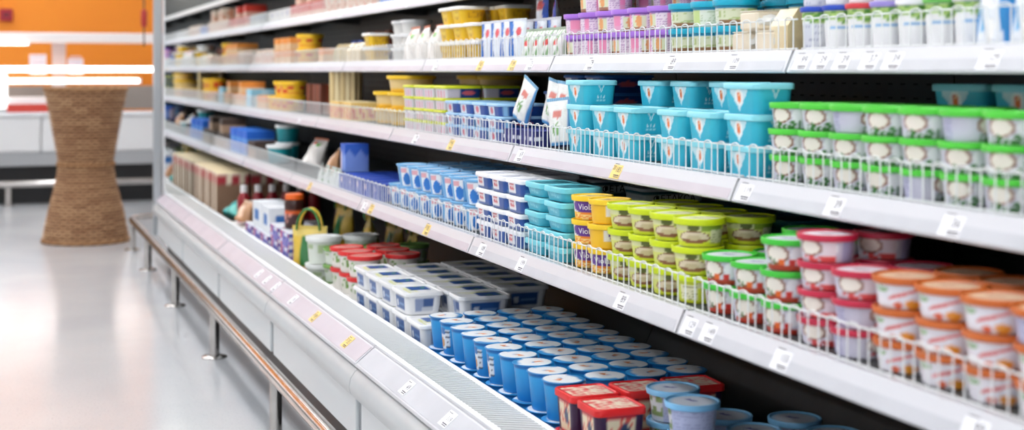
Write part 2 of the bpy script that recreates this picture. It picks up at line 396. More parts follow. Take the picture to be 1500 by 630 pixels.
# ------------------------------------------------------------------ product kinds
KINDS = {}
def h2(a, b): return (math.sin(a * 127.1 + b * 311.7) * 43758.5453) % 1.0
def lines(s, v, c, ink, rows=7, cols=9, dens=.55):            # rows of tiny unreadable print
    r = v * rows; k = s * cols
    return ink if (r % 1 > .45 and h2(int(k * 3), int(r)) < dens) else c
def ell(s, v, cs, cv, rs, rv): return ((s - cs) / rs) ** 2 + ((v - cv) / rv) ** 2
def cup(kind, rt, rb, h, paint, lid, lid_h=.011, over=.004, top=None, n=72, nv=18, rim=True, tall_lid=None, text=None, foil=False):
    """round tapered cup: printed body, lid with a raised rim, printed disc on the lid"""
    m = MB(); hb = h - (.0035 if foil else .004)
    m.lathe([(rb * .96, 0, 0), (rb, .003, 0)] + [(rb + (rt - rb) * i / nv, .003 + (hb - .003) * i / nv, i / nv) for i in range(nv + 1)], n, paint)
    parts = [('body', m.mesh('body', PRINT, True), [])]
    l = MB(); R = rt + over; d = mix(lid, (0, 0, 0), .12)
    if foil:
        l.lathe([(R - .001, h - .003, None), (R, h - .0018, None), (R, h - .001, None)], 40, col=lid, cap1=False)
        rg = [(R, h - .001, 1.), (R * .95, h - .0002, .95), (R * .92, h, .9), (R * .8, h, .8), (R * .6, h, .6), (R * .35, h, .35), (R * .1, h, .1)]
        l.lathe(rg, 40, paint=lambda s, v: top(s, v), cap0=False)
        parts.append(('lid', l.mesh('lid', PRINT, True), []))
    else:
        l.lathe([(R - .002, h - lid_h, None), (R, h - lid_h + .001, None), (R + .001, h - .002, None), (R, h, None), (R - .003, h, None), (R - .005, h - .003, None)], 48, col=lid, cap1=True)
        sub = []
        if top:
            t = MB(); rr = R - .008
            t.lathe([(rr, h - .0028, 1.), (rr * .8, h - .0025, .8), (rr * .55, h - .0025, .55), (rr * .3, h - .0025, .3), (rr * .08, h - .0025, .05)], 36, paint=top)
            sub = [('lid_print', t.mesh('lid_print', PRINT), [])]
        parts.append(('lid', l.mesh('lid', PRINT, True), sub))
    if text:
        txt, size, v0, inkm, s0 = text; t = MB()
        def fn(x, y):
            z = v0 * hb + y; r = rb + (rt - rb) * z / hb + .0006; a = x / r + (s0 - .5) * 2 * PI
            return (-r * math.cos(a), -r * math.sin(a), z)
        add_text(t, txt, size, fn); parts.append(('lettering', t.mesh('lettering', inkm), []))
    KINDS[kind] = dict(parts=parts, h=h, w=2 * (rt + over) + .0024, d=2 * (rt + over) + .0024, round=True)
def tub(kind, ly, lx, h, paint, lid, lid_h=.01, over=.003, taper=.9, cr=.014, top=None, n=14, nv=10, text=None, lid_in=True):
    """rounded rectangular tub, ly along the shelf and lx deep, with an overhanging lid"""
    m = MB(); hx, hy = lx / 2 - over, ly / 2 - over; hb = h - .003
    m.rtub([(hx * taper, hy * taper, 0, 0)] + [(hx * (taper + (1 - taper) * i / nv), hy * (taper + (1 - taper) * i / nv), hb * i / nv + (.0015 if i == 0 else 0), i / nv) for i in range(nv + 1)], n, paint, cr=cr)
    parts = [('body', m.mesh('body', PRINT, True), [])]
    l = MB(); HX, HY = lx / 2, ly / 2
    lv = [(HX - .001, HY - .001, h - lid_h, None), (HX, HY, h - lid_h + .001, None), (HX, HY, h - .003, None), (HX - .002, HY - .002, h - .0005, None)]
    if lid_in: lv += [(HX - .006, HY - .006, h - .0005, None), (HX - .008, HY - .008, h - .003, None)]
    l.rtub(lv, 4, col=lid, cr=cr)
    sub = []
    if top:
        t = MB(); zz = h - .0026 if lid_in else h; qx, qy = HX - .010, HY - .010; N = 16; g = {}
        for i in range(N + 1):
            for j in range(N + 1): g[i, j] = t.vert((-qx + 2 * qx * i / N, qy - 2 * qy * j / N, zz), top(j / N, i / N))
        for i in range(N):
            for j in range(N): t.face(g[i, j], g[i, j + 1], g[i + 1, j + 1], g[i + 1, j])
        sub = [('lid_print', t.mesh('lid_print', PRINT), [])]
    parts.append(('lid', l.mesh('lid', PRINT, True), sub))
    for tx in (text or []):
        txt, size, side, v0, inkm = tx; t = MB()
        def fn(x, y):
            z = v0 * hb + y; k = taper + (1 - taper) * z / hb
            return (-hx * k - .0006, -x, z) if side == 0 else (x, -hy * k - .0006, z)
        add_text(t, txt, size, fn); parts.append(('lettering', t.mesh('lettering', inkm), []))
    KINDS[kind] = dict(parts=parts, h=h, w=ly, d=lx)
def carton(kind, ly, lx, h, paint, topcol, n=12, nv=12, matl=None, cr=.002, flap=None):
    m = MB(); hx, hy = lx / 2, ly / 2
    m.rtub([(hx, hy, h * i / nv, i / nv) for i in range(nv + 1)], n, paint, cr=cr, cap1=False)
    t = MB(); t.rtub([(hx, hy, h - .001, None), (hx - .001, hy - .001, h, None)], 3, col=topcol, cr=cr)
    parts = [('body', m.mesh('body', matl or PAPER, True), []), ('top_flap', t.mesh('top_flap', matl or PAPER), [])]
    KINDS[kind] = dict(parts=parts, h=h, w=ly, d=lx)
def pouch(kind, w, h, t, paint, seal=.007, sealcol=(240, 240, 240), n=18, nv=20, gusset=True):
    """pillow pack with crimped seal, standing in the y-z plane, face to -x"""
    m = MB(); rows = []
    for side in (-1, 1):
        g = []
        for j in range(nv + 1):
            v = j / nv; z = v * (h - seal)
            row = []
            for i in range(n + 1):
                u = i / n * 2 - 1
                th = t / 2 * (1 - abs(u) ** 3) ** .6 * ((1 - v) ** .55 if not gusset else (1 - v ** 2.2) ** .8) * (1 + .18 * math.sin(u * 7 + v * 9 + side)) if j < nv else .0004
                if gusset and j == 0: th *= .85
                ww = w / 2 * (1 - .05 * math.sin(PI * v))
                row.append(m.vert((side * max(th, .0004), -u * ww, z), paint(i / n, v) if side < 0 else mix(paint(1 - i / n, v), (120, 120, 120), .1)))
            g.append(row)
        rows.append(g)
        for j in range(nv):
            for i in range(n):
                q = (g[j][i], g[j][i + 1], g[j + 1][i + 1], g[j + 1][i])
                m.face(*(q if side < 0 else q[::-1]))
    a, b = rows
    for j in range(nv):
        m.face(a[j][0], a[j + 1][0], b[j + 1][0], b[j][0]); m.face(a[j][n], b[j][n], b[j + 1][n], a[j + 1][n])
    for i in range(n): m.face(a[0][i], b[0][i], b[0][i + 1], a[0][i + 1])
    s = MB(); N = 24
    for i in range(N):
        y0, y1 = w / 2 - w * i / N, w / 2 - w * (i + 1) / N; k = .0006 * (1 if i % 2 else -1)
        s.box(-.0012 + k, .0012 + k, y1, y0, h - seal - .001, h, sealcol)
    KINDS[kind] = dict(parts=[('body', m.mesh('body', FILM, True), []), ('seal', s.mesh('seal', FILM), [])], h=h, w=w, d=t)
def bottle(kind, prof, paint, cap, capcol, col=(200, 30, 40), n=28):
    m = MB(); m.lathe(prof, n, paint, col=col); c = MB(); c.lathe([(cap[0], cap[1], None), (cap[0], cap[2] - .003, None), (cap[0] * .85, cap[2], None)], n, col=capcol)
    ring = MB(); ring.lathe([(cap[0] * 1.03, cap[1] - .004, None), (cap[0] * 1.03, cap[1] - .0005, None)], n, col=capcol)
    KINDS[kind] = dict(parts=[('body', m.mesh('body', PRINT, True), []), ('cap', c.mesh('cap', PRINT, True), []), ('neck_ring', ring.mesh('neck_ring', PRINT, True), [])], h=cap[2], w=2 * max(p[0] for p in prof), d=2 * max(p[0] for p in prof))

def inst(kind, loc, label, cat, group=None, rz=0, rot=None, name=None):
    k = KINDS[kind]; t = thing(name or kind, label, cat, loc, rot or (0, 0, rz), group)
    for nm, me, sub in k['parts']:
        o = obj(nm, me, t)
        for n2, m2, _ in sub: obj(n2, m2, o)
    return t

# --- prints -------------------------------------------------------
WHT = (244, 243, 246); LIL = (196, 194, 222); NAVY = (40, 48, 120)
def bread_paint(bottomfn, accent=(60, 130, 50)):
    def p(s, v):
        if s < .2 or s > .86: c = lines(s, v, LIL, (150, 150, 185), 9, 22, .5)
        elif s > .64: c = (176, 176, 212) if .64 < s < .74 else ((46, 54, 128) if (.78 < s < .84 and .2 < v < .85) else (214, 212, 230))
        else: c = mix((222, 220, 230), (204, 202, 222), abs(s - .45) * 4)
        if .2 <= s <= .66:
            e = ell(s, v, .43, .54, .085, .38)
            if e < 1: c = (248, 240, 228) if e < .64 else (146, 90, 58)
            e2 = ell(s, v, .565, .52, .045, .3)
            if e2 < 1: c = mix(c, (250, 250, 252), .8)
            f = bottomfn(s, v)
            if f: c = f
        return c
    return p
def dill(s, v):
    if v < .30 and .36 < s < .6:
        if h2(int(s * 70), int(v * 14)) < .6 - v: return (58, 122, 52)
def carrots(s, v):
    if v < .12 and .34 < s < .6: return (190, 60, 40)
    if v < .36 and .44 < s < .49: return (236, 106, 34)
    if v < .38 and .51 < s < .56: return (214, 48, 40)
    if v < .4 and .36 < s < .42 and h2(int(s * 70), int(v * 14)) < .5: return (60, 120, 50)
def redbits(s, v):
    if v < .2 and .36 < s < .6 and h2(int(s * 50), int(v * 10)) < .7: return (226, 84, 84)
    if .52 < s < .6 and .2 < v < .8: return (238, 226, 232)
def top_disc(rim, mid, ink):
    def f(s, v):
        if v > .86: return rim
        if v < .5 and h2(int(s * 9), int(v * 5)) < .42: return ink
        return mid
    return f
cup('cream_cheese_cup', .0445, .040, .0482, bread_paint(dill), (86, 212, 66), top=top_disc((214, 238, 210), (236, 236, 242), (70, 90, 160)))
cup('carrot_cheese_cup', .0470, .041, .0535, bread_paint(carrots), (66, 200, 60), top=top_disc((220, 236, 220), (228, 230, 240), (72, 84, 150)))
cup('red_cheese_cup', .0460, .041, .0452, bread_paint(redbits), (200, 40, 72), top=top_disc((232, 190, 200), (236, 226, 234), (150, 40, 80)))
def orange_paint(s, v):
    if s < .2 or s > .88: return lines(s, v, LIL, (150, 150, 185), 9, 22, .5)
    if s > .72: return (52, 60, 132) if .76 < s < .84 and .12 < v < .9 else (178, 182, 218)
    if s > .63: return (186, 188, 222)
    c = (240, 238, 245)
    if abs(v - (.35 + 2.1 * (s - .42))) < .06 and .4 < s < .6: c = (226, 120, 120)
    if .3 < s < .4 and v > .5 and h2(int(s * 60), int(v * 10)) < .45: c = (150, 190, 140)
    if ell(s, v, .54, .12, .045, .16) < 1: c = (240, 158, 50)
    if ell(s, v, .46, .08, .03, .1) < 1: c = (222, 96, 48)
    return c
cup('orange_cheese_cup', .0470, .0415, .0472, orange_paint, (206, 104, 40), top=top_disc((226, 150, 90), (236, 200, 170), (170, 80, 40)))
def lime_paint(s, v):
    c = (210, 220, 50) if (s < .34 or s > .66 or v < .14) else (222, 226, 120)
    if v > .8: c = (176, 204, 40)
    elif .3 <= s <= .72 and v > .58: c = (150, 176, 60) if s > .55 else (226, 226, 170)
    if .36 < s < .64:
        e = ell(s, v, .5, .32, .12, .26)
        if e < 1: c = (228, 212, 184) if (e < .8 and v > .26) else (140, 88, 60)
        if e < .2: c = (206, 190, 150)
        if ell(s, v, .5, .72, .04, .13) < 1: c = (96, 104, 40)
    if .16 < s < .3 and .1 < v < .7: c = lines(s, v, (236, 232, 196), (170, 170, 110), 8, 30)
    if .62 < s < .9 and .1 < v < .62: c = lines(s, v, (232, 228, 190), (176, 176, 120), 8, 30)
    return c
cup('lime_lid_cup', .0470, .0405, .0542, lime_paint, (208, 226, 22), lid_h=.013, top=top_disc((232, 238, 150), (236, 238, 200), (150, 170, 60)))
def viola_paint(s, v):
    c = (250, 196, 40) if v < .28 or s < .3 or s > .74 else (246, 240, 236)
    if ell(s, v, .5, .6, .15, .33) < 1: c = (98, 52, 150)
    if ell(s, v, .5, .14, .13, .15) < 1: c = (240, 140, 40) if h2(int(s * 40), int(v * 20)) < .6 else (250, 220, 140)
    if v > .9: c = (250, 208, 60)
    return c
cup('yellow_lid_cup', .0438, .0395, .0542, viola_paint, (250, 208, 42), lid_h=.012, top=top_disc((252, 224, 120), (244, 214, 120), (120, 70, 150)), text=('Viola', .019, .58, MINKW, .5))
def purple_paint(s, v):
    c = (240, 214, 230)
    if v > .74: c = (150, 100, 196)
    elif h2(int(s * 18), 3) < .4: c = (244, 150, 188) if v > .25 else (238, 170, 200)
    else: c = lines(s, v, (242, 226, 238), (196, 160, 200), 8, 26, .5)
    if .36 < s < .5 and v < .72:
        c = (226, 232, 196)
        if ell(s, v, .43, .42, .035, .26) < 1: c = (238, 170, 110)
        if v < .16: c = (170, 122, 96)
    return c
cup('purple_lid_tub', .0462, .0435, .0575, purple_paint, (172, 118, 220), lid_h=.013, over=.005)
def teal_paint(s, v):
    c = lines(s, v, (232, 238, 222), (190, 206, 170), 8, 24, .4)
    if v > .72: c = (20, 150, 190)
    elif h2(int(s * 9), 5) < .4: c = (206, 226, 150)
    if .38 < s < .62 and v < .22: c = (150, 108, 70)
    if .38 < s < .62 and .22 <= v < .7: c = (224, 228, 196) if h2(int(s * 40), int(v * 12)) < .75 else (184, 200, 130)
    return c
cup('teal_lid_tub', .0462, .0435, .0575, teal_paint, (22, 172, 204), lid_h=.014, over=.005)
def yog_paint(s, v, ink=(120, 180, 226)):
    c = (246, 246, 248)
    if v > .66 + .06 * math.sin(s * 20): c = (176, 208, 120) if h2(int(s * 26), int(v * 16)) < .5 else (92, 156, 62)
    if v > .9: c = (238, 240, 238)
    if .4 < s < .62 and .46 < v < .54: c = ink
    if .42 < s < .56 and .28 < v < .33: c = (226, 130, 140)
    if ell(s, v, .66, .26, .03, .16) < 1: c = (240, 170, 110)
    if s > .74 or s < .26: c = lines(s, v, (222, 224, 234), (170, 174, 196), 12, 30, .5) if v < .66 else c
    return c
for nm, lc in (('blue', (36, 74, 186)), ('red', (212, 60, 70)), ('white', (238, 238, 244)), ('lilac', (156, 140, 214)), ('green', (110, 190, 90))):
    cup('yogurt_cup_' + nm, .0340, .030, .0835, yog_paint, lc, lid_h=.01, over=.003, n=60)
def milk_pouch(s, v):
    c = (236, 240, 246)
    if .62 < v < .8: c = (140, 30, 44) if abs(s - .5) > .14 or v < .66 else (226, 170, 150)
    if v > .8: c = (240, 240, 246) if abs(s - .5) < .3 else (120, 180, 226)
    if v < .62 and abs(s - .5 + .1 * (v - .3)) > .32: c = (60, 150, 214)
    if ell(s, v, .55, .18, .14, .16) < 1: c = (250, 248, 244)
    if ell(s, v, .3, .34, .05, .2) < 1: c = (120, 190, 232)
    return c
pouch('milk_pouch', .083, .135, .04, milk_pouch)
# turquoise tubs
TQ = (44, 186, 212); TQL = (140, 222, 236)
def feta_paint(sd, s, v):
    c = mix((40, 176, 206), (60, 200, 222), v)
    if sd == 0:
        a = abs(s - .45) / .34
        if v > .08 and a < 1 and v > .1 + .7 * a * .9: c = (206, 238, 246)
        e = ell(s, v, .46, .55, .17, .28)
        if e < 1: c = (244, 250, 252)
        if ell(s, v, .46, .55, .085, .19) < 1: c = (238, 120, 50) if h2(int(s * 24), int(v * 12)) < .75 else (250, 226, 190)
    if sd == 1:
        if abs(abs(s - .5) - (v - .55) * .42) < .028 and v > .55: c = (226, 246, 250)
        for k in (.32, .5, .68):
            if ell(s, v, k, .32, .045, .06) < 1: c = (214, 242, 248)
            if abs(v - .19) < .025 and abs(s - k) < .06: c = (170, 226, 238)
    if sd == 3 and .3 < s < .7 and .2 < v < .8: c = lines(s, v, (226, 242, 246), (60, 90, 110), 7, 14)
    return c
tub('turquoise_cheese_tub', .134, .092, .0605, feta_paint, TQL, lid_h=.013, taper=.9, cr=.016, n=22, nv=16, top=lambda a, b: (226, 246, 250) if ell(a, b, .5, .5, .25, .3) < 1 else (90, 204, 226))
def lowturq(sd, s, v):
    c = mix((60, 178, 204), (96, 204, 222), v)
    if sd == 1 and abs(abs(s - .5) - (v - .35) * .3) < .03 and v > .35: c = (200, 238, 244)
    if sd == 0 and .2 < s < .8 and .25 < v < .7: c = (132, 214, 230) if h2(int(s * 20), int(v * 8)) < .5 else c
    return c
tub('turquoise_flat_tub', .130, .108, .0346, lowturq, (118, 214, 228), lid_h=.014, taper=.88, cr=.02)
def wrb_paint(sd, s, v):
    c = (240, 241, 245)
    if sd == 0:
        if .12 < s < .5 and .2 < v < .8: c = (214, 84, 92) if (v % .26 > .12 and h2(int(s * 22), int(v * 8)) < .7) else (240, 222, 224)
        if s > .62: c = (40, 84, 160) if v < .75 else (120, 160, 210)
        if v < .12: c = (60, 90, 150)
    elif sd == 1:
        if v > .2 and s < .35: c = (40, 84, 160)
        if v < .5: c = mix(c, (70, 140, 200), .6)
    return c
tub('white_lid_cheese_tub', .118, .105, .0430, wrb_paint, (246, 247, 250), lid_h=.012, taper=.92, cr=.012, text=[('ФЕТА', .02, 1, .45, MINKR)])
def dark_feta(sd, s, v):
    c = (30, 110, 130)
    if .3 < v < .78: c = (240, 246, 248)
    return c
tub('lettered_feta_tub', .125, .17, .0535, dark_feta, (206, 214, 218), lid_h=.008, taper=.95, cr=.012, text=[('ФЕТАКСА', .024, 1, .54, MINKB)])
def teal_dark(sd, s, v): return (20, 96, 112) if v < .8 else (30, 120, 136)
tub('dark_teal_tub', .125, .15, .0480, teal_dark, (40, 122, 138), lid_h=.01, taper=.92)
def lbcup(s, v):
    c = (240, 243, 248)
    f = (s * 5) % 1
    e = ((f - .5) / .26) ** 2 + ((v - .32) / .3) ** 2
    if e < 1: c = (44, 124, 206)
    elif f > .75 or f < .1: c = (110, 176, 226)
    if v > .62 and .1 < f < .5: c = (236, 176, 184) if v < .85 else c
    if v > .9: c = (150, 200, 236)
    return c
cup('blue_oval_cup', .0480, .0385, .0715, lbcup, (128, 190, 236), lid_h=.007, over=.003, top=top_disc((150, 200, 240), (196, 222, 244), (220, 130, 150)))
def yt_paint(sd, s, v):
    c = (246, 200, 34)
    if sd == 0 and .2 < s < .8 and .2 < v < .8: c = (250, 214, 70) if h2(int(s * 14), int(v * 6)) < .7 else (214, 160, 30)
    if sd == 1 and .3 < v < .75: c = (240, 190, 30) if h2(int(s * 16), int(v * 6)) < .7 else (206, 150, 40)
    return c
tub('yellow_salad_tub', .128, .11, .0600, yt_paint, (244, 243, 238), lid_h=.012, taper=.78, cr=.02, over=.006)
def yg_paint(sd, s, v):
    c = (222, 210, 218) if s < .38 else (30, 64, 130)
    if sd == 0: c = (228, 170, 190) if (int(s * 6) % 2 and v < .7) else (226, 222, 230)
    if ell(s, v, .68, .45, .2, .22) < 1 and sd == 1: c = (214, 96, 104)
    if sd == 1 and s > .42 and v > .8: c = (60, 110, 180)
    return c
tub('lime_edge_tub', .115, .13, .0385, yg_paint, (214, 222, 40), lid_h=.009, taper=.95, cr=.008)
def bl_paint(sd, s, v):
    if sd == 0: return (222, 120, 140) if ell(s, v, .32, .45, .16, .28) < 1 else ((40, 80, 160) if s > .62 else (226, 236, 246))
    c = (26, 76, 150)
    if ell(s, v, .5, .48, .26, .2) < 1: c = (214, 96, 110)
    if v > .86 or s < .12: c = (150, 200, 236)
    return c
tub('light_blue_lid_tub', .125, .15, .0365, bl_paint, (158, 204, 238), lid_h=.009, taper=.94, cr=.014)
tub('navy_oval_tub', .13, .16, .0480, lambda sd, s, v: (206, 90, 100) if ell(s, v, .5, .5, .24, .2) < 1 else ((226, 228, 240) if (sd == 0 and s < .45) else (24, 70, 142)), (52, 116, 186), lid_h=.009, taper=.94, cr=.014)
# well products
def curd_paint(sd, s, v):
    c = (240, 241, 243)
    if .14 < s < .86 and .12 < v < .8:
        c = (42, 92, 160)
        if sd in (1, 3):
            if ell(s, v, .25, .4, .08, .2) < 1: c = (226, 232, 240)
            elif .4 < s < .8 and .34 < v < .5: c = (120, 160, 210)
        else:
            c = (66, 96, 150) if s > .45 else (150, 164, 196)
            if v < .35 and s > .4: c = (200, 206, 216)
    return c
def curd_top(a, b):
    c = (238, 239, 241)
    if .12 < a < .88 and .12 < b < .9:
        if a + b * .4 < .55: c = (226, 226, 150) if h2(int(a * 12), int(b * 9)) < .55 else (236, 238, 232)
        if b > .38 and a > .3: c = (36, 88, 164) if h2(int(a * 9), int(b * 7)) < .8 else (110, 170, 110)
    return c
tub('curd_tub', .118, .158, .0650, curd_paint, (242, 243, 244), lid_h=.012, taper=.9, cr=.016, top=curd_top, over=.005)
def bluecup_paint(s, v):
    c = mix((26, 128, 206), (54, 168, 232), v)
    if .36 < s < .5 and .12 < v < .86:
        c = (226, 232, 240)
        if ell(s, v, .43, .35, .05, .17) < 1: c = (206, 150, 90)
        if v > .66: c = (60, 120, 190)
    if .5 <= s < .56 and .2 < v < .8: c = lines(s, v, (214, 222, 232), (60, 70, 100), 12, 24, .6)
    if v > .93: c = (24, 112, 190)
    return c
def bluefoil(s, v):
    if v > .93: return (40, 140, 206)
    k = h2(int(s * 8), int(v * 4))
    if v > .7: return (60, 150, 212) if k < .2 else (238, 241, 245)
    if v < .5 and k < .35: return (230, 140, 70)
    if v < .5 and k < .45: return (60, 140, 206)
    return (242, 244, 247)
cup('blue_yogurt_cup', .0430, .0345, .0850, bluecup_paint, (40, 140, 206), over=.0035, foil=True, top=bluefoil, n=48)
def redcube_paint(sd, s, v):
    c = (206, 36, 48)
    if s < .14 or s > .86: c = (60, 30, 70)
    elif .06 < v < .86: 
        c = (240, 224, 190)
        if h2(int(s * 14), int(v * 12)) < .35: c = (222, 90, 70)
        if ell(s, v, .62, .42, .14, .2) < 1: c = (60, 76, 110)
        if v > .7: c = (206, 36, 48)
    return c
tub('red_dessert_tub', .105, .112, .0850, redcube_paint, (224, 40, 42), lid_h=.016, taper=.9, cr=.012, top=lambda a, b: (246, 228, 204) if h2(int(a * 15), int(b * 15)) < .6 else (230, 80, 84))
def lb2_paint(s, v):
    c = (202, 204, 232)
    if s > .4: c = lines(s, v, (196, 198, 226), (172, 174, 208), 10, 26, .5)
    if .1 < s < .42: c = (232, 230, 232) if h2(int(s * 22), int(v * 6)) < .7 else (150, 170, 110)
    return c
cup('sky_lid_cup', .0490, .0430, .0640, lb2_paint, (132, 196, 238), lid_h=.012, over=.005, top=top_disc((170, 214, 244), (226, 232, 244), (84, 90, 170)))
def rl_paint(s, v):
    c = (236, 234, 226)
    if v < .3: c = (214, 66, 66) if h2(int(s * 14), 1) < .45 else (236, 234, 226)
    if ell((s * 3) % 1, v, .5, .5, .3, .26) < 1: c = (120, 160, 80) if h2(int(s * 30), int(v * 6)) < .5 else (222, 226, 210)
    return c
cup('red_lid_tub', .0545, .0500, .0720, rl_paint, (222, 44, 44), lid_h=.014, over=.005, top=top_disc((232, 90, 86), (236, 150, 140), (206, 40, 44)))
def wl_paint(s, v): return (176, 196, 150) if (.2 < v < .75 and h2(int(s * 20), int(v * 5)) < .55) else (228, 234, 224)
cup('white_lid_bucket', .0640, .0560, .1020, wl_paint, (240, 242, 240), lid_h=.018, over=.005)
cup('green_lid_tub', .0600, .0540, .0620, wl_paint, (120, 168, 84), lid_h=.012, over=.004)
def bag_paint(s, v):
    c = (226, 190, 70)
    if .3 < s < .72: c = (46, 122, 62)
    if .2 < s < .8 and .12 < v < .34: c = (224, 148, 50)
    if v < .08: c = (60, 110, 60)
    if v > .86: c = (232, 206, 110)
    return c
def make_bag():                                               # gusset bag with two loop handles
    pouch('handle_bag', .15, .20, .075, bag_paint, seal=.012, sealcol=(232, 206, 110))
    h = MB()
    for sx in (-1, 1):
        pts = [(sx * .012, -.05 * math.cos(PI * t / 10), .185 + .075 * math.sin(PI * t / 10)) for t in range(11)]
        for a, b in zip(pts, pts[1:]):
            for k, cc in ((0, (232, 196, 70)), (1, (60, 128, 66))):
                h.tube([(a[0] + k * .004 * sx, a[1], a[2]), (b[0] + k * .004 * sx, b[1], b[2])], .0045, 5, cc)
    KINDS['handle_bag']['parts'].append(('handle', h.mesh('handle', FILM, True), []))
make_bag()
carton('white_blue_carton', .20, .13, .115, lambda sd, s, v: (60, 120, 190) if (.2 < s < .75 and .3 < v < .7) else (236, 240, 244), (238, 241, 245))
carton('purple_print_carton', .2, .16, .06, lambda sd, s, v: [(236, 236, 244), (196, 60, 90), (70, 96, 176), (150, 130, 206)][int(h2(int(s * 7), int(v * 4)) * 4)], (232, 234, 242))
def dark_jar(s, v):
    c = (60, 30, 26)
    if .15 < v < .55: c = (70, 40, 44) if h2(int(s * 16), int(v * 14)) < .6 else (214, 150, 140)
    if .55 <= v < .75: c = (226, 100, 40)
    return c
bottle('dark_jar', [(.036, 0, 0), (.04, .004, 0)] + [(.04, .004 + .1 * i / 8, i / 8) for i in range(9)] + [(.034, .116, .9), (.034, .122, 1)], dark_jar, (.038, .122, .142), (238, 106, 34))
def redb(s, v): return (236, 190, 150) if (.3 < v < .6 and .3 < s < .5) else ((150, 20, 34) if v > .2 else (186, 24, 40))
bottle('red_sauce_bottle', [(.03, 0, 0), (.033, .005, 0)] + [(.033, .005 + .11 * i / 8, i / 8) for i in range(9)] + [(.02, .14, 1), (.014, .155, 1)], redb, (.017, .152, .185), (244, 240, 240))
carton('brown_red_carton', .12, .17, .29, lambda sd, s, v: (170, 40, 52) if (.8 < v < .93 and h2(int(s * 7), 2) < .75) else ((238, 222, 196) if (v >= .8 or (sd == 0 and .3 < s < .7)) else (136, 104, 80)), (242, 222, 178))
def teal_bag(s, v): return (32, 150, 146) if h2(int(s * 4), int(v * 5)) < .6 else (90, 186, 176)
pouch('teal_bag', .17, .12, .07, teal_bag, sealcol=(60, 160, 156))
pouch('beige_pack', .13, .11, .07, lambda s, v: (232, 190, 160) if ell(s, v, .5, .45, .3, .35) < 1 else (190, 140, 100), sealcol=(222, 196, 170))
# generic far packs
pouch('white_sachet', .078, .125, .03, lambda s, v: (226, 140, 130) if ell(s, v, .5, .7, .22, .1) < 1 else ((130, 176, 110) if ell(s, v, .45, .36, .2, .15) < 1 and h2(int(s * 14), int(v * 14)) < .65 else ((90, 160, 214) if v < .1 or s > .9 else (242, 242, 238))), sealcol=(150, 196, 226))
pouch('blue_sachet', .095, .12, .025, lambda s, v: (30, 110, 196) if s + .3 * v < .55 else ((222, 90, 100) if ell(s, v, .65, .7, .16, .12) < 1 else (226, 232, 240)), sealcol=(230, 234, 240))
pouch('garlic_net_bag', .15, .13, .08, lambda s, v: (120, 176, 90) if ell(s, v, .7, .75, .12, .1) < 1 else ((226, 90, 60) if ell(s, v, .35, .85, .12, .08) < 1 else (236, 230, 224)), sealcol=(214, 130, 100))
pouch('clear_mozzarella_bag', .075, .07, .035, lambda s, v: (206, 50, 56) if ell(s, v, .5, .82, .16, .12) < 1 else ((110, 160, 90) if h2(int(s * 8), int(v * 5)) < .3 else (228, 232, 228)), sealcol=(214, 224, 220))
def tallpack(s, v):
    if ell(s, v, .45, .84, .28, .09) < 1: return (222, 60, 74)
    return (30, 84, 190) if s > .62 - .5 * (v - .5) ** 2 + (.12 if v > .6 else 0) or v < .12 else (236, 240, 248)
pouch('tall_blue_pouch', .085, .20, .03, tallpack, sealcol=(40, 96, 196))
pouch('small_net_bag', .078, .085, .05, lambda s, v: (206, 60, 60) if ell(s, v, .5, .55, .12, .14) < 1 else ((120, 160, 110) if int(s * 9) % 3 == 0 else (224, 228, 222)), sealcol=(180, 200, 180))
cup('white_stack_tub', .058, .052, .055, lambda s, v: (200, 90, 80) if (v > .5 and h2(int(s * 12), 2) < .4) else (236, 234, 230), (240, 240, 240), lid_h=.014, over=.005)
cup('cream_bowl', .085, .078, .062, lambda s, v: (236, 206, 140) if .2 < v < .8 else (244, 196, 60), (248, 202, 36), lid_h=.014, over=.008)
cup('yellow_red_tub', .066, .06, .075, lambda s, v: (224, 74, 44) if (.2 < v < .72 and h2(int(s * 12), int(v * 4)) < .65) else (248, 196, 50), (250, 200, 36), lid_h=.018, over=.005)
cup('teal_bucket', .058, .05, .088, lambda s, v: mix((14, 128, 140), (24, 160, 166), v), (238, 240, 240), lid_h=.016, over=.005)
carton('blue_carton', .075, .095, .108, lambda sd, s, v: (50, 100, 200) if v > .66 + .1 * math.sin(s * 12) else ((126, 156, 224) if s > .25 or sd == 1 else (222, 206, 222)), (52, 92, 196))
carton('blue_low_carton', .11, .14, .058, lambda sd, s, v: (230, 210, 214) if ell(s, v, .3, .6, .12, .2) < 1 else (32, 70, 176), (30, 72, 180))
carton('navy_tray', .11, .16, .042, lambda sd, s, v: (226, 228, 240) if (.4 < v < .6 and int(s * 8) % 3 == 0) else (42, 48, 120), (50, 60, 140))
carton('striped_tray', .16, .16, .075, lambda sd, s, v: (214, 66, 44) if (int(s * 9 + v * 2) % 2 and .15 < v < .7) else (244, 206, 120), (240, 220, 170))
def lath_kind():
    m = MB()
    for k in range(5): m.cbox(-.012, .012, -.075 + .03 * k, -.048 + .03 * k, 0, .205 - .004 * (k % 2), .004, ((232, 206, 150), (240, 220, 172))[k % 2])
    KINDS['cheese_stick_pack'] = dict(parts=[('body', m.mesh('body', PRINT), [])], h=.205, w=.15, d=.03)
lath_kind()
carton('pale_blue_box', .16, .16, .10, lambda sd, s, v: (150, 206, 226) if h2(int(s * 5), int(v * 4)) < .75 else (190, 224, 236), (160, 212, 230))
carton('brown_carton', .10, .14, .14, lambda sd, s, v: (150, 62, 32) if h2(int(s * 4), 1) < .5 else (110, 50, 30), (120, 60, 36))
carton('orange_box', .12, .14, .07, lambda sd, s, v: (240, 150, 60) if v > .5 else (236, 196, 150), (244, 170, 80))
carton('deep_blue_box', .15, .15, .065, lambda sd, s, v: (26, 104, 214) if v > .4 else (84, 150, 226), (34, 122, 228))
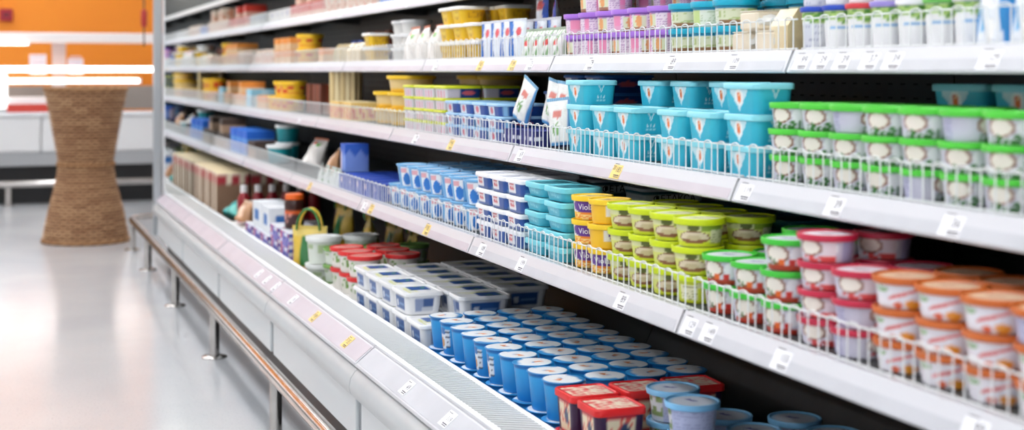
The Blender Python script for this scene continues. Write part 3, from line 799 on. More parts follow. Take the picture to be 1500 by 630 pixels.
carton('dark_brown_box', .11, .14, .085, lambda sd, s, v: (70, 52, 44) if v > .5 else (170, 140, 116), (60, 46, 40))
carton('cream_box', .13, .15, .085, lambda sd, s, v: (236, 222, 206) if h2(int(s * 5), int(v * 4)) < .7 else (216, 150, 120), (240, 232, 220))
carton('red_box', .12, .14, .075, lambda sd, s, v: (214, 64, 48) if v > .4 else (236, 200, 180), (222, 80, 60))
carton('white_box', .138, .15, .07, lambda sd, s, v: (90, 100, 180) if ell(s, v, .6, .6, .12, .2) < 1 else (240, 238, 236), (244, 243, 240))
def block_kind():                                            # white cheese blocks in clear film
    m = MB(); m.cbox(-.035, .035, -.036, .036, 0, .042, .006, (240, 228, 206)); m.cbox(-.034, .034, -.035, .035, .0405, .0425, .001, (246, 238, 222))
    tw = []
    for sy in (-1, 1):
        f = MB(); pts = [(-.03, .012), (-.018, .03), (0, .034), (.018, .03), (.03, .012)]
        a = [f.vert((x, sy * .036, .021 + (z - .02)), (236, 236, 232)) for x, z in pts] + [f.vert((x, sy * .036, .021 - (z - .02) * .8), (230, 230, 226)) for x, z in reversed(pts)]
        b = [f.vert((x * .3, sy * .046, .022 + (z - .02) * .3), (240, 240, 238)) for x, z in pts] + [f.vert((x * .3, sy * .046, .02), (236, 236, 232)) for x, z in reversed(pts)]
        f.loft([a, b] if sy > 0 else [b, a], True, True); tw.append(('film_twist', f.mesh('film_twist', FILM), []))
    KINDS['cheese_block'] = dict(parts=[('block', m.mesh('block', PRINT), []), *tw], h=.0425, w=.093, d=.07)
block_kind()
def wedge_kind():
    m = MB(); pr = [(-.03, 0), (.03, 0), (.03, .085), (-.005, .085), (-.03, .05)]
    a = [m.vert((x, -.035, z), (226, 206, 160)) for x, z in pr]; b = [m.vert((x, .035, z), (240, 228, 200)) for x, z in pr]; m.loft([a, b], True, True)
    m2 = MB(); m2.cbox(-.032, .032, -.036, .036, .0, .006, .002, (222, 196, 130))
    KINDS['cheese_wedge'] = dict(parts=[('wedge', m.mesh('wedge', FILM), []), ('tray', m2.mesh('tray', PRINT), [])], h=.085, w=.072, d=.064)
wedge_kind()

# ------------------------------------------------------------------ placing
def tier_name(k, n):
    if n == 1: return ''
    if k == n - 1: return ', top tier'
    if k == 0: return ', bottom tier'
    return ', middle tier' if n == 3 else f', {ORD[k + 1]} tier'
def row_name(k, n):
    if n == 1: return ''
    if k == 0: return ', front row'
    if k == n - 1: return ', back row'
    return ', middle row' if n == 3 else f', {ORD[k + 1]} row'
def stacks(kind, lv, px0, px1, n, tiers, desc, cat, anchor, rows=1, rowtiers=None, xoff=0, zoff=0, jit=.006, rj=.12, y=None, gap=.006, name=None, skip=()):
    """columns of stacked packs from the far pixel column px0 to the near one px1 on a shelf"""
    k = KINDS[kind]
    xf = (XFW if lv == 0 else XF[lv]) + xoff; z0 = (WELL + .001 if lv == 0 else DECK[lv] + .0012) + zoff
    ya, yb = y if y else (yat(px0, xf), yat(px1, xf))
    if k.get('round') and lv and y:                         # the rim's outline sits in front of its centre line
        sh = .4 * k['w'] / 2 * (ya + yb) / 2 / xf; ya += sh; yb += sh
    face = .8 if k.get('round') else 0
    pitch = (ya - yb) / n; rnd = random.Random(hash((kind, lv, int(px0 or 0), 5)) if False else len(kind) * 31 + lv * 7 + int((px0 or 0)))
    where = 'well' if lv == 0 else SHELFNAME[lv] + ' shelf'
    for r in range(rows):
        for i in range(n):
            tr = tiers[i] if isinstance(tiers, (list, tuple)) else tiers
            if r and rowtiers is not None: tr = rowtiers[i] if isinstance(rowtiers, (list, tuple)) else rowtiers
            for q in range(tr):
                if (r, i, q) in skip: continue
                yy = ya - (i + .5) * pitch + rnd.uniform(-1, 1) * min(jit, max(0, (pitch - k['w']) / 2))
                xx = xf + k['d'] / 2 + r * (k['d'] + gap) + rnd.uniform(0, 1) * min(jit, gap)
                col = f', {ORD[i + 1]} column from {anchor}' if n > 1 else f' beside {anchor}'
                lab = desc + row_name(r, rows) + col + tier_name(q, tr)
                inst(kind, (xx, yy, z0 + q * (k['h'] + .0004)), lab, cat, f'{desc}s on the {where}', face + rnd.uniform(-rj, rj) + (1.3 if face and rnd.random() < .08 else 0), name=name)
def single(kind, lv, px, desc, cat, xoff=0, zoff=0, rot=(0, 0, 0), name=None, group=None):
    xf = (XFW if lv == 0 else XF[lv]) + xoff; k = KINDS[kind]
    yy = yat(px, xf); z0 = (WELL + .001 if lv == 0 else DECK[lv] + .0012) + zoff
    return inst(kind, (xf + k['d'] / 2, yy, z0), desc, cat, group, rot=rot, name=name)

# lowest shelf (1)
stacks('orange_cheese_cup', 1, None, None, 7, 3, 'orange-lidded cream cheese cup', 'cup', 'crimson lids', rows=2, rowtiers=3, y=(1.835, 1.10))
stacks('red_cheese_cup', 1, None, None, 2, [4, 3], 'crimson-lidded cream cheese cup', 'cup', 'green lids', rows=2, rowtiers=[4, 3], y=(2.045, 1.84))
stacks('carrot_cheese_cup', 1, None, None, 3, [2, 2, 3], 'carrot-print green-lidded cup', 'cup', 'lime lids', rows=2, rowtiers=[2, 3, 3], y=(2.375, 2.052))
stacks('lime_lid_cup', 1, None, None, 4, 3, 'lime-lidded cream cheese cup', 'cup', 'yellow lids', rows=2, rowtiers=3, y=(2.81, 2.385))
stacks('yellow_lid_cup', 1, None, None, 2, 3, 'yellow-lidded purple-oval cheese cup', 'cup', 'turquoise tubs', y=(3.01, 2.812))
stacks('turquoise_flat_tub', 1, None, None, 2, 5, 'flat turquoise cheese tub', 'tub', 'white-lidded tubs', y=(3.335, 3.065), rj=.04)
stacks('white_lid_cheese_tub', 1, None, None, 3, [4, 4, 4], 'white-lidded red-print cheese tub', 'tub', 'light-blue cups', rows=2, rowtiers=[4, 4, 3], y=(3.71, 3.345), rj=.04)
stacks('blue_oval_cup', 1, None, None, 8, [1, 2, 2, 2, 2, 2, 2, 2], 'light-blue-lidded blue-oval yogurt cup', 'cup', 'low blue cartons', rows=3, rowtiers=[1, 2, 2, 2, 2, 2, 2, 2], y=(4.62, 3.68))
stacks('lettered_feta_tub', 1, None, None, 2, 3, 'dark teal tub lettered in black', 'tub', 'white-lidded tubs', xoff=.24, y=(3.66, 3.04), rj=.03)
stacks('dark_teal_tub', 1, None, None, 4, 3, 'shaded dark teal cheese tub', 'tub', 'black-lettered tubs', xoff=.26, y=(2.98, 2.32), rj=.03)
stacks('blue_low_carton', 1, None, None, 5, [1, 1, 1, 1, 1], 'low royal-blue carton', 'carton', 'white bag', rows=2, y=(5.36, 4.72), rj=.03)
single('blue_carton', 1, 502, 'upright blue carton standing on low blue cartons', 'carton', zoff=.058, xoff=.03)
stacks('clear_mozzarella_bag', 1, None, None, 4, 1, 'small clear bag of white cheese', 'bag', 'teal buckets', y=(5.78, 5.36), rj=.3)
single('garlic_net_bag', 1, 446, 'white bag leaning behind the small clear cheese bags', 'bag', xoff=.09, zoff=.016, rot=(0, .35, .2))
single('beige_pack', 1, 478, 'brown-and-white pack beside the upright blue carton', 'pack', xoff=.08, zoff=.012, rot=(0, .2, -.2))
single('teal_bucket', 1, 390, 'teal tub with white lid standing before the black boxes', 'tub')
single('teal_bucket', 1, 403, 'teal tub with white lid, lower of a stack of two', 'tub', xoff=.09)
single('teal_bucket', 1, 403, 'teal tub with white lid, upper of a stack of two', 'tub', xoff=.09, zoff=.088)
stacks('dark_brown_box', 1, None, None, 2, 1, 'dark brown box', 'box', 'deep blue boxes', y=(7.47, 7.25), rj=.03)
stacks('deep_blue_box', 1, None, None, 3, 2, 'deep blue box', 'box', 'mirrored end', y=(8.1, 7.48), rj=.03)
stacks('dark_brown_box', 1, None, None, 4, [1, 2, 1, 1], 'small brown box by the mirror', 'box', 'mirrored end', y=(8.62, 8.12), rj=.05)

# second shelf (2)
stacks('cream_cheese_cup', 2, None, None, 11, 3, 'green-lidded cream cheese cup', 'cup', 'turquoise tubs', rows=2, rowtiers=3, y=(2.335, 1.22), skip={(1, 5, 2), (1, 6, 2), (1, 7, 2), (1, 8, 2)})
for i, (yy, tr, xo) in enumerate([(3.265, 3, 0), (3.12, 2, .004), (2.975, 2, .0), (2.755, 2, .006), (2.60, 2, 0), (2.437, 3, 0)]):
    for q in range(tr):
        inst('turquoise_cheese_tub', (XF[2] + .046 + xo, yy, DECK[2] + .0012 + q * .0605), f'square turquoise feta tub, front row, {ORD[i + 1]} column from white sachets{tier_name(q, tr)}', 'tub', 'turquoise feta tubs on the second shelf', random.uniform(-.05, .05))
for i, (yy, tr) in enumerate([(3.25, 2), (3.06, 3), (2.89, 3), (2.70, 3), (2.53, 2)]):
    for q in range(tr):
        inst('turquoise_cheese_tub', (XF[2] + .150, yy, DECK[2] + .0012 + q * .0605), f'square turquoise feta tub, back row, {ORD[i + 1]} column from white sachets{tier_name(q, tr)}', 'tub', 'turquoise feta tubs on the second shelf', random.uniform(-.06, .06))
for i, yy in enumerate((2.06, 1.90)):
    for q in range(3):
        inst('turquoise_cheese_tub', (XF[2] + .26, yy, DECK[2] + .0012 + q * .0605), f'turquoise feta tub behind green cups, {("far", "near")[i]} one{tier_name(q, 3)}', 'tub', 'turquoise feta tubs on the second shelf', .1)
stacks('navy_tray', 2, None, None, 2, 1, 'navy tray of small packs', 'tray', 'light-blue-lidded tubs', y=(3.80, 3.55), rj=.02)
for i, (yy, xo, zo, rx, rz) in enumerate([(3.785, .03, .044, .5, .2), (3.65, .07, .044, .25, .3), (3.555, .07, .044, .1, .2), (3.47, .03, .002, -.1, .5), (3.39, .05, .002, .06, .4)]):
    inst('white_sachet', (XF[2] + xo + .02, yy, DECK[2] + .004 + zo + abs(math.sin(rx)) * .039), f'white herb-print sachet, {ORD[i + 1]} from the light-blue-lidded tubs', 'sachet', 'white sachets on the second shelf', rot=(rx, 0, rz))
stacks('light_blue_lid_tub', 2, None, None, 4, 3, 'light-blue-lidded butter tub', 'tub', 'lime-edged tubs', y=(4.36, 3.82), rj=.05)
stacks('navy_oval_tub', 2, None, None, 5, [2, 2, 3, 4, 4], 'navy butter tub with red oval', 'tub', 'lime-edged tubs', xoff=.165, y=(4.25, 3.47), rj=.04)
stacks('lime_edge_tub', 2, None, None, 4, 4, 'lime-edged butter tub', 'tub', 'cream bowls', rows=2, rowtiers=4, y=(4.86, 4.37), rj=.04)
stacks('cream_bowl', 2, None, None, 2, [2, 3], 'yellow-lidded cream bowl', 'bowl', 'cheese stick pack', y=(5.36, 4.93), xoff=.03)
stacks('cream_bowl', 2, None, None, 2, 3, 'yellow-lidded cream bowl at the back', 'bowl', 'cheese stick pack', y=(5.1, 4.62), xoff=.278)
stacks('striped_tray', 2, None, None, 2, 1, 'red-and-yellow striped tray', 'tray', 'yellow tubs', y=(6.06, 5.62), rj=.03)
single('cheese_stick_pack', 2, 498, 'tall pale pack of cheese sticks turned to the aisle end', 'pack', xoff=.12, rot=(0, .0, .7))
single('cheese_stick_pack', 2, 512, 'tall pale pack of cheese sticks beside cream bowls', 'pack', xoff=.22, rot=(0, .0, .3))
stacks('brown_carton', 2, None, None, 3, 1, 'tall red-brown carton', 'carton', 'yellow red-print tubs', xoff=.1, y=(7.02, 6.66), rj=.03)
stacks('yellow_red_tub', 2, None, None, 3, [1, 2, 2], 'yellow red-print tub', 'tub', 'pale blue box', y=(7.44, 6.98), xoff=.0)
stacks('orange_box', 2, None, None, 2, 1, 'orange box', 'box', 'pale blue box', y=(7.86, 7.6), rj=.03)
single('pale_blue_box', 2, 364, 'pale blue box on the second shelf near the mirror', 'box')
stacks('orange_box', 2, None, None, 3, [1, 2, 1], 'orange box by the mirror', 'box', 'mirrored end', y=(8.62, 8.24), rj=.03)

# third shelf (3)
for i, px in enumerate((1446, 1498)):
    single('milk_pouch', 3, px, f'white-and-blue pouch with dark red band, {("next to the yogurt cups", "nearest the right edge")[i]}', 'pouch', group='milk pouches')
    single('milk_pouch', 3, px + 40, f'white-and-blue pouch in the back row, {("left", "right")[i]} one', 'pouch', group='milk pouches', xoff=.06)
YC = ['blue', 'blue', 'red', 'lilac', 'white', 'green', 'white']
YL = ['barcode side showing', 'blue lid, second', 'red lid', 'lilac lid', 'white lid, second from pouches', 'green lid', 'white lid, beside the pouches']
for i in range(7):
    yy = 2.396 - i * .078
    for r in range(2 if i < 6 else 1):
        for q in range(2):
            cn = YC[(i + r * 2 + q * 3) % 7] if (q or r) else YC[i]
            inst('yogurt_cup_' + cn, (XF[3] + .0385 + r * .082, yy, DECK[3] + .0012 + q * .0835), f'tall white {cn}-lidded yogurt cup, {("front", "back")[r]} row, {ORD[i + 1]} column from cheese blocks, {("bottom", "top")[q]} tier', 'cup', 'white yogurt cups on the third shelf', 2.6 if i == 0 else .75 + random.uniform(-.2, .2), name='yogurt_cup')
stacks('cheese_block', 3, None, None, 2, 1, 'cream cheese block in film', 'cheese', 'teal-lidded tubs', y=(2.70, 2.512), rj=.03, xoff=.004)
single('cheese_wedge', 3, 1139, 'wrapped pale cheese wedge beside the yogurt cups', 'cheese', xoff=.012)
single('cheese_block', 3, 1095, 'cream cheese block lying on another wrapped block', 'cheese', zoff=.043, xoff=.01)
stacks('teal_lid_tub', 3, None, None, 3, 2, 'teal-lidded nut-print tub', 'tub', 'purple-lidded tubs', y=(2.985, 2.665))
stacks('teal_lid_tub', 3, None, None, 5, 2, 'teal-lidded nut-print tub behind the blocks', 'tub', 'purple-lidded tubs', xoff=.118, y=(2.98, 2.45))
stacks('purple_lid_tub', 3, None, None, 6, [2, 3, 3, 2, 2, 2], 'purple-lidded pink tub', 'tub', 'blue pouches', rows=2, rowtiers=3, y=(3.63, 2.995), rj=1.4)
single('tall_blue_pouch', 3, 788, 'tall blue-and-white pouch, left of a pair', 'pouch', xoff=.11, zoff=.0, rot=(0, .0, .1))
single('tall_blue_pouch', 3, 808, 'tall blue-and-white pouch beside the purple lids', 'pouch', xoff=.11, rot=(0, .0, -.4))
stacks('small_net_bag', 3, None, None, 4, 1, 'small clear bag with red print', 'bag', 'blue sachets', y=(4.01, 3.69), rj=.15, xoff=.012, jit=0)
stacks('blue_sachet', 3, None, None, 4, 1, 'upright blue-and-white sachet', 'sachet', 'yellow tubs', xoff=.015, y=(4.40, 4.02), rj=.3, jit=0)
stacks('blue_sachet', 3, None, None, 3, 1, 'blue-and-white sachet in the second rank', 'sachet', 'yellow tubs', xoff=.075, y=(4.2, 3.86), rj=.15, jit=0)
stacks('yellow_salad_tub', 3, None, None, 3, [3, 3, 2], 'yellow tub with white lid', 'tub', 'white bags', rows=2, rowtiers=3, y=(4.86, 4.42), rj=.06)
stacks('garlic_net_bag', 3, None, None, 3, 1, 'white bag with red and green print', 'bag', 'white round tubs', y=(5.36, 4.9), rj=.3, xoff=.01)
stacks('white_stack_tub', 3, None, None, 2, 3, 'white round tub', 'tub', 'small yellow tubs', y=(5.66, 5.38), xoff=.06)
stacks('yellow_salad_tub', 3, None, None, 1, 2, 'small yellow white-lidded tub', 'tub', 'the white round tubs', y=(5.97, 5.81), rj=.03)
stacks('cheese_wedge', 3, None, None, 6, 1, 'low wrapped cheese piece', 'cheese', 'red-brown cartons', y=(6.6, 6.02), rj=.2, xoff=.014)
stacks('brown_carton', 3, None, None, 3, 1, 'dark red-brown carton at the back', 'carton', 'blue box', xoff=.15, y=(6.5, 6.02), rj=.05)
stacks('blue_carton', 3, None, None, 2, 1, 'blue box at the back', 'carton', 'yellow red-print tub', xoff=.17, y=(6.86, 6.6), rj=.05)
single('orange_box', 3, 470, 'low orange box on the third shelf', 'box')
single('yellow_red_tub', 3, 434, 'yellow red-print tub, upper of two on the third shelf', 'tub', zoff=.075)
single('yellow_red_tub', 3, 434, 'yellow red-print tub, lower of two on the third shelf', 'tub')
stacks('orange_box', 3, None, None, 3, 2, 'orange-and-cream box', 'box', 'mirrored end', y=(8.0, 7.5), rj=.05)
stacks('cream_box', 3, None, None, 4, 1, 'cream box by the mirror', 'box', 'mirrored end', y=(8.62, 8.04), rj=.06)

# fourth and top shelf (4, 5): far bays only
stacks('white_box', 4, None, None, 4, 1, 'white box', 'box', 'mirrored end', y=(8.6, 7.98), rj=.06)
stacks('red_box', 4, None, None, 6, [1, 2, 1, 2, 1, 1], 'red box', 'box', 'white boxes', y=(7.96, 7.1), rj=.06)
stacks('cream_box', 4, None, None, 7, [1, 1, 2, 1, 1, 2, 1], 'cream-and-pink box', 'box', 'red boxes', y=(7.06, 6.02), rj=.06)
stacks('deep_blue_box', 4, None, None, 2, 1, 'blue box', 'box', 'cream-and-pink boxes', y=(5.98, 5.62), rj=.06)
stacks('cream_box', 4, None, None, 5, 1, 'cream-and-pink box', 'box', 'blue boxes', y=(5.58, 4.8), rj=.06)
stacks('white_box', 4, None, None, 5, 1, 'white box near the frame top', 'box', 'blue boxes', y=(4.7, 3.9), rj=.06)
stacks('cream_box', 5, None, None, 6, 1, 'cream box', 'box', 'mirrored end', y=(8.6, 7.7), rj=.05)
stacks('red_box', 5, None, None, 5, 1, 'red box', 'box', 'cream boxes', y=(7.6, 6.8), rj=.05)

# the well (0)
stacks('blue_yogurt_cup', 0, None, None, 10, 2, 'blue foil-topped yogurt cup', 'cup', 'curd tubs', rows=4, rowtiers=2, y=(3.745, 2.80), gap=.003, rj=3.0)
def curd(x, y, tr, rz, desc, q0=0):
    for q in range(q0, tr):
        inst('curd_tub', (x, y, WELL + .001 + q * .0654), desc + tier_name(q, 3), 'tub', 'white-and-blue curd tubs in the well', rz + random.uniform(-.02, .02))
for i in range(5): curd(XFW + .06, 4.50 - .161 * i, 3 if i < 4 else 2, PI / 2, f'white-and-blue curd tub lengthwise in front, {ORD[i + 1]} column from red-lidded tubs')
for i in range(6): curd(XFW + .206, 4.48 - .121 * i, 3, 0, f'white-and-blue curd tub in the second row, {ORD[i + 1]} column from red-lidded tubs')
for i in range(5): curd(XFW + .372, 4.50 - .124 * i, 3, 0, f'white-and-blue curd tub by the black wall, {ORD[i + 1]} column from red-lidded tubs')
stacks('red_dessert_tub', 0, None, None, 1, 2, 'red-lidded square dessert tub', 'tub', 'the blue foil-topped cups', rows=3, rowtiers=2, y=(2.79, 2.68), gap=.008, rj=.03)
stacks('red_dessert_tub', 0, None, None, 1, 2, 'red-lidded square dessert tub', 'tub', 'the tall sky-blue stacks', y=(2.675, 2.555), rj=.03)
SKY = [(1.292, 2.605, 3, 'left of the tallest pair'), (1.275, 2.487, 3, 'right of the tallest pair'), (1.158, 2.475, 2, 'at the grille'), (1.41, 2.60, 2, 'behind the tallest pair'), (1.405, 2.475, 2, 'in the third row from the grille'), (1.53, 2.53, 2, 'by the black wall'), (1.54, 2.40, 2, 'by the black wall, nearer one'), (1.39, 2.35, 2, 'fourth row, near the frame bottom'), (1.27, 2.37, 2, 'below the frame edge'), (1.155, 2.35, 2, 'at the grille, nearer one')]
for x_, y_, tr, wh in SKY:
    for q in range(tr): inst('sky_lid_cup', (x_, y_, WELL + .001 + q * .0644), f'sky-blue-lidded cup {wh}{tier_name(q, tr)}', 'cup', 'sky-blue-lidded cups in the well', .8 + random.uniform(-.4, .4))
stacks('red_lid_tub', 0, None, None, 3, 2, 'red-lidded white tub', 'tub', 'white-lidded buckets', rows=2, rowtiers=2, y=(4.98, 4.61), zoff=.071, gap=.01)
stacks('white_box', 0, None, None, 3, 1, 'flat white box under red-lidded tubs', 'box', 'green bags', rows=2, y=(5.02, 4.6), rj=.0)
stacks('white_lid_bucket', 0, None, None, 1, 2, 'white-lidded salad bucket', 'bucket', 'the handled bags', rows=2, rowtiers=2, y=(5.42, 5.28), xoff=.0, rj=.2)
stacks('green_lid_tub', 0, None, None, 1, 3, 'green-lidded salad tub', 'tub', 'the white-lidded buckets', rows=3, rowtiers=3, y=(5.2, 5.06), xoff=.02)
single('handle_bag', 0, 440, 'yellow-and-green handled bag in front by the jar', 'bag', zoff=.002, xoff=.02, rot=(0, 0, .9)).scale = (1.0, 1.0, 1.12)
single('handle_bag', 0, 492, 'yellow-and-green handled bag, middle of the three', 'bag', xoff=.29, zoff=.0, rot=(0, 0, .2)).scale = (1.2, 1.1, 1.25)
single('handle_bag', 0, 528, 'yellow-and-green handled bag, right of the three', 'bag', xoff=.29, zoff=.0, rot=(0, 0, -.2)).scale = (1.2, 1.1, 1.25)
single('handle_bag', 0, 565, 'yellow-and-green bag in shade under the shelf, left one', 'bag', xoff=.42, zoff=.0, rot=(0, 0, .2))
single('handle_bag', 0, 592, 'yellow-and-green bag in shade under the shelf, right one', 'bag', xoff=.42, zoff=.0, rot=(0, 0, -.1))
stacks('purple_print_carton', 0, None, None, 5, [2, 2, 2, 3, 3], 'white carton with purple and red print', 'carton', 'teal bag', y=(6.78, 5.66), rj=.03)
stacks('white_blue_carton', 0, None, None, 2, 1, 'white carton with blue panel', 'carton', 'beige pack', zoff=.123, xoff=.01, y=(6.6, 6.14), rj=.04)
single('dark_jar', 0, 417, 'dark jar with orange lid on white cartons', 'jar', zoff=.1845, xoff=.02)
for i in range(6):
    inst('red_sauce_bottle', (1.175 + .072 * i, 7.22, WELL + .073), f'red sauce bottle with white cap, {ORD[i + 1]} from the aisle side', 'bottle', 'red sauce bottles in the well', random.uniform(-.3, .3))
stacks('white_box', 0, None, None, 1, 1, 'flat white box under the red bottles', 'box', 'the brown cartons', rows=3, y=(7.3, 7.14), rj=.0, gap=.004)
single('teal_bag', 0, 328, 'crumpled teal bag lying on the well edge', 'bag', xoff=.0, zoff=.085, rot=(0, .8, .3))
stacks('white_box', 0, None, None, 2, 1, 'flat white box under the teal bag', 'box', 'brown cartons', y=(7.12, 6.80), rj=.02)
single('beige_pack', 0, 346, 'beige pack beside the teal bag', 'pack', xoff=.01, zoff=.088, rot=(0, .3, .2))
stacks('brown_red_carton', 0, None, None, 7, 1, 'brown carton with red top band', 'carton', 'mirrored end', rows=2, y=(8.62, 7.62), rj=.03)

# ------------------------------------------------------------------ wicker stand
def wicker_stand():
    prof = [(0, .276), (.06, .27), (.2, .242), (.36, .200), (.48, .178), (.52, .176), (.56, .180), (.7, .205), (.85, .232), (1.0, .262), (1.03, .266)]
    def R(z):
        for (a, ra), (b, rb) in zip(prof, prof[1:]):
            if a <= z <= b:
                t = (z - a) / (b - a); return ra + (rb - ra) * t
        return prof[-1][1]
    t = thing('wicker_stand', 'tall brown woven wicker stand with narrow waist on the floor', 'basket', (.562, 9.92, 0))
    st = 24; nu = st * 6; rows = 52; hz = 1.02
    m = MB(); rings = []; rnd = random.Random(3); tone = [[rnd.uniform(-1, 1) for _ in range(16)] for _ in range(rows + 1)]
    for j in range(rows * 3 + 1):
        row = j // 3; z = hz * j / (rows * 3); edge = (j % 3 == 0)
        rg = []
        for k in range(nu):
            a = 2 * PI * k / nu
            wv = math.cos(st * a / 1 + PI * (row % 2)) * .008
            r = R(z) + (wv if not edge else -.006)
            tn = tone[row][int(k / nu * 16)]
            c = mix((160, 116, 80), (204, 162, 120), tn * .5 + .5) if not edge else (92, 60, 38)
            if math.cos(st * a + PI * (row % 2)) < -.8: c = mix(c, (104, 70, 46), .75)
            rg.append(m.vert((r * math.cos(a), r * math.sin(a), z), c))
        rings.append(rg)
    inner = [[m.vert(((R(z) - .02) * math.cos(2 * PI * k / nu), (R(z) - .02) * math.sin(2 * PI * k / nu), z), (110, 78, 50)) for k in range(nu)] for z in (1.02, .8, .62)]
    m.loft(rings + inner, True, True); part('woven_body', m, WICKER, t, True)
    def braid(name, r0, z0, th, n=44):
        b = MB()
        for s in (0, 1):
            pts = []
            for k in range(n * 4 + 1):
                a = 2 * PI * k / (n * 4); ph = a * n / 2 + s * PI
                pts.append(((r0 + th * .5 * math.cos(ph)) * math.cos(a), (r0 + th * .5 * math.cos(ph)) * math.sin(a), z0 + th * .6 * math.sin(ph)))
            b.tube(pts, th * .62, 6, ((150, 108, 70), (176, 132, 90))[s], caps=False)
        part(name, b, WICKER, t, True)
    braid('rim_braid', .262, 1.02, .013); braid('waist_braid', .181, .52, .011); braid('foot_braid', .277, .014, .012)
wicker_stand()

# ------------------------------------------------------------------ far counter and wall
YCF = 12.85
def bz(py, Y=YCF): return ony(100, py, Y)[1]
def bx(px, Y=YCF): return ony(px, 100, Y)[0]
ct = thing('service_counter', 'long white chilled counter with black plinth before the orange wall', 'counter', (-.5, YCF, 0))
CL, CR = -4.6, 1.6
def cpart(name, fn, mt, smooth=False):
    m = MB(); fn(m); o = part(name, m, mt, ct, smooth); o.location = (.5, -YCF, 0); return o
cpart('plinth', lambda m: m.box(CL, CR, YCF + .06, YCF + .9, 0, bz(243)), mat('plinth_black', (20, 20, 22), .5))
for i in range(5):
    a = CL + (CR - CL) * i / 5; b = CL + (CR - CL) * (i + 1) / 5
    cpart('front_panel', lambda m: m.prism([(0, 0), (1, 0), (1, 1), (0, 1)], 0, 1) if False else m.cbox(a + .003, b - .003, YCF - .02, YCF + .9, bz(222), bz(170), .012), mat('counter_white', (226, 226, 226), .35))
cpart('skirt', lambda m: m.box(CL, CR, YCF, YCF + .9, bz(242), bz(222)), mat('counter_grey', (170, 172, 174), .4))
cpart('ledge', lambda m: m.cbox(CL, CR, YCF - .04, YCF + .12, bz(170), bz(164), .006), MW)
cpart('back_riser', lambda m: m.box(CL, CR, YCF + .8, YCF + .9, bz(164), bz(126, YCF + .8)), mat('counter_back_grey', (150, 146, 142), .5))
MGLOW = mat('counter_tube', (255, 255, 255), .4, emit=((255, 250, 246), 4))
cpart('upper_shelf', lambda m: m.box(CL, bx(205, YCF + .35), YCF + .42, YCF + .6, bz(113, YCF + .3), bz(111, YCF + .3)), mat('shelf_amber', (206, 140, 70), .4))
def post_at(px):
    x = bx(px, YCF + .7); cpart('canopy_post', lambda m: m.cbox(x - .06, x + .06, YCF + .62, YCF + .74, bz(164), bz(62, YCF + .6), .008), mat('post_white', (226, 214, 214), .5))
for px in (86, -120, -330): post_at(px)
cpart('canopy_beam', lambda m: m.cbox(CL, CR, YCF + .35, YCF + .8, bz(62, YCF + .35), bz(48, YCF + .35), .01), mat('beam_white', (238, 232, 230), .45))
def tube_lamp(px0, px1, py, r, label, Y):
    x0, x1 = bx(px0, Y), bx(px1, Y); t = thing('lamp_tube', label, 'lamp', ((x0 + x1) / 2, Y, bz(py, Y)), group='counter lamp tubes')
    m = MB(); L = (x1 - x0) / 2; m.tube([(-L, 0, 0), (L, 0, 0)], r, 12); part('tube', m, MGLOW, t, True)
    m = MB(); m.box(-L, L, .0, r * 1.2, r * .8, r * 1.1)
    for s in (-L, L): m.box(s - .01, s + .01, -r * 1.15, r * 1.15, -r * 1.15, r * 1.15)
    part('holder', m, MW, t)
tube_lamp(-380, 228, 101.5, .022, 'long glowing lamp tube across the far counter', YCF + .45)
tube_lamp(-380, 205, 118.5, .019, 'shorter glowing lamp tube below the long one', YCF + .35)
tube_lamp(-300, 42, 63.5, .016, 'glowing lamp tube under the far canopy beam', YCF + .3)
# lit white shelf front and red promo strip on the counter, cards above
cpart('shelf_edge', lambda m: m.box(CL, bx(70), YCF + .06, YCF + .5, bz(157), bz(143)), mat('counter_edge_white', (250, 250, 250), .4))
x0, x1 = bx(10), bx(70)
m = MB(); m.box(-(x1 - x0) / 2, (x1 - x0) / 2, -.012, 0, 0, .07); tag(part('promo_strip', m, mat('promo_red', (214, 70, 56), .5), None, loc=((x0 + x1) / 2, YCF - .024, bz(164) + .0015)), 'red promotion strip standing on the far counter edge', 'sign')
for px0, px1, py0, py1, lb in ((43, 68, 80, 112, 'pale price board left of the counter post'), (99, 122, 86, 112, 'pale price board right of the counter post')):
    xa, xb = bx(px0, YCF + .5), bx(px1, YCF + .5); m = MB(); m.box(-(xb - xa) / 2, (xb - xa) / 2, -.006, 0, 0, bz(py0, YCF + .5) - bz(109, YCF + .5))
    t = thing('price_board', lb, 'sign', ((xa + xb) / 2, YCF + .5, bz(109, YCF + .3)))
    part('board', m, mat('board_lilac', (228, 218, 224), .5), t)
    m = MB()
    for k in range(3): m.box(-.05, .05, -.0075, -.0065, .05 + .05 * k, .062 + .05 * k)
    part('print_lines', m, mat('board_print', (206, 190, 200), .5), t)
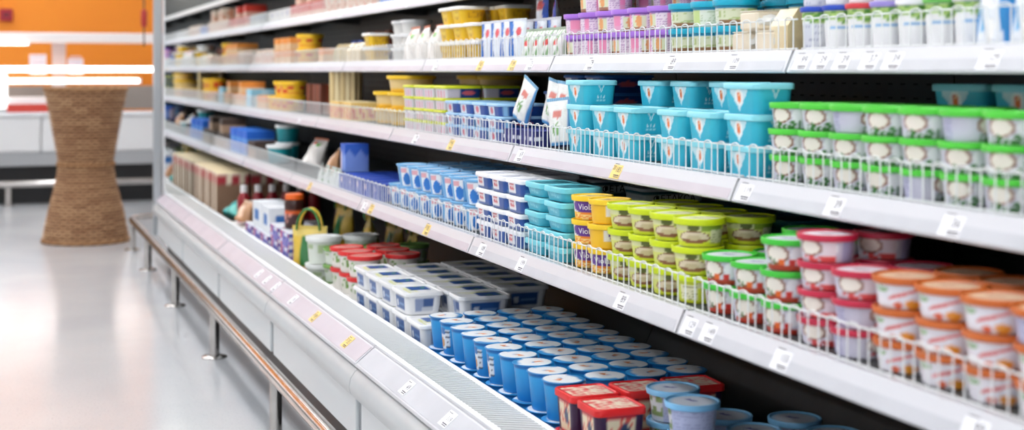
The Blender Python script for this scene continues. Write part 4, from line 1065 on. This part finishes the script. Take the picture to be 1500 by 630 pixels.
# bumper rail of the far counter
bt = thing('counter_bumper', 'thin steel bumper bar before the black plinth of the far counter', 'rail', (-.5, YCF - .12, 0))
m = MB(); m.tube([(CL + .5, 0, bz(268, YCF - .12)), (CR + .5, 0, bz(268, YCF - .12))], .03, 12); part('tube', m, MSTEEL, bt, True)
for px in (12, -150, -310, 330):
    x = bx(px, YCF - .12); m = MB(); m.lathe([(.05, 0, None), (.05, .008, None), (.03, .012, None), (.03, bz(268, YCF - .12), None)], 14, col=(200, 200, 200)); part('post', m, MSTEEL, bt, True, loc=(x + .5, 0, 0))
# white case at the left frame edge; glow added to its surface, no lamp
xa = bx(11, YCF)
fz = thing('glowing_white_case', 'white case with added surface glow on the far counter at the left edge', 'case', (xa - .4, YCF - .0, bz(164) + .001))
m = MB(); m.cbox(-.4, .4, 0, .055, .0, .33, .01); part('body', m, mat('case_white_glow', (246, 246, 246), .4, emit=((255, 252, 248), 1.0)), fz)
m = MB(); m.box(-.4, .4, -.004, 0, .0, .03); part('trim', m, MALU, fz)
# red alarm box on the orange wall
Yw = YB; x = ony(9, 22, Yw)[0]; z = ony(9, 22, Yw)[1]
al = thing('alarm_box', 'small dark red alarm box on the orange wall', 'alarm', (x, Yw, z - .06))
m = MB(); m.cbox(-.06, .06, -.05, 0, 0, .12, .008); part('housing', m, mat('alarm_red', (168, 30, 50), .4), al)
m = MB(); m.box(-.03, .03, -.055, -.049, .04, .08); part('button_plate', m, mat('alarm_dark', (110, 20, 40), .4), al)
# hanging cable with a red tag near the fridge end
xq = ony(211, 100, 10.6)[0]
cb = thing('pull_cord', 'thin dark cord with small red handle hanging beside the fridge end', 'cord', (xq, 10.6, 0))
m = MB(); m.tube([(0, 0, ZC), (0, 0, 1.32)], .006, 6); part('cord', m, mat('cord_dark', (90, 70, 60), .6), cb)
m = MB(); zt = ony(211, 27, 10.6)[1]; m.lathe([(.006, zt - .07, None), (.022, zt - .05, None), (.022, zt + .05, None), (.006, zt + .07, None)], 12, col=(160, 40, 40)); part('handle', m, mat('cord_red', (176, 44, 40), .5), cb, True)
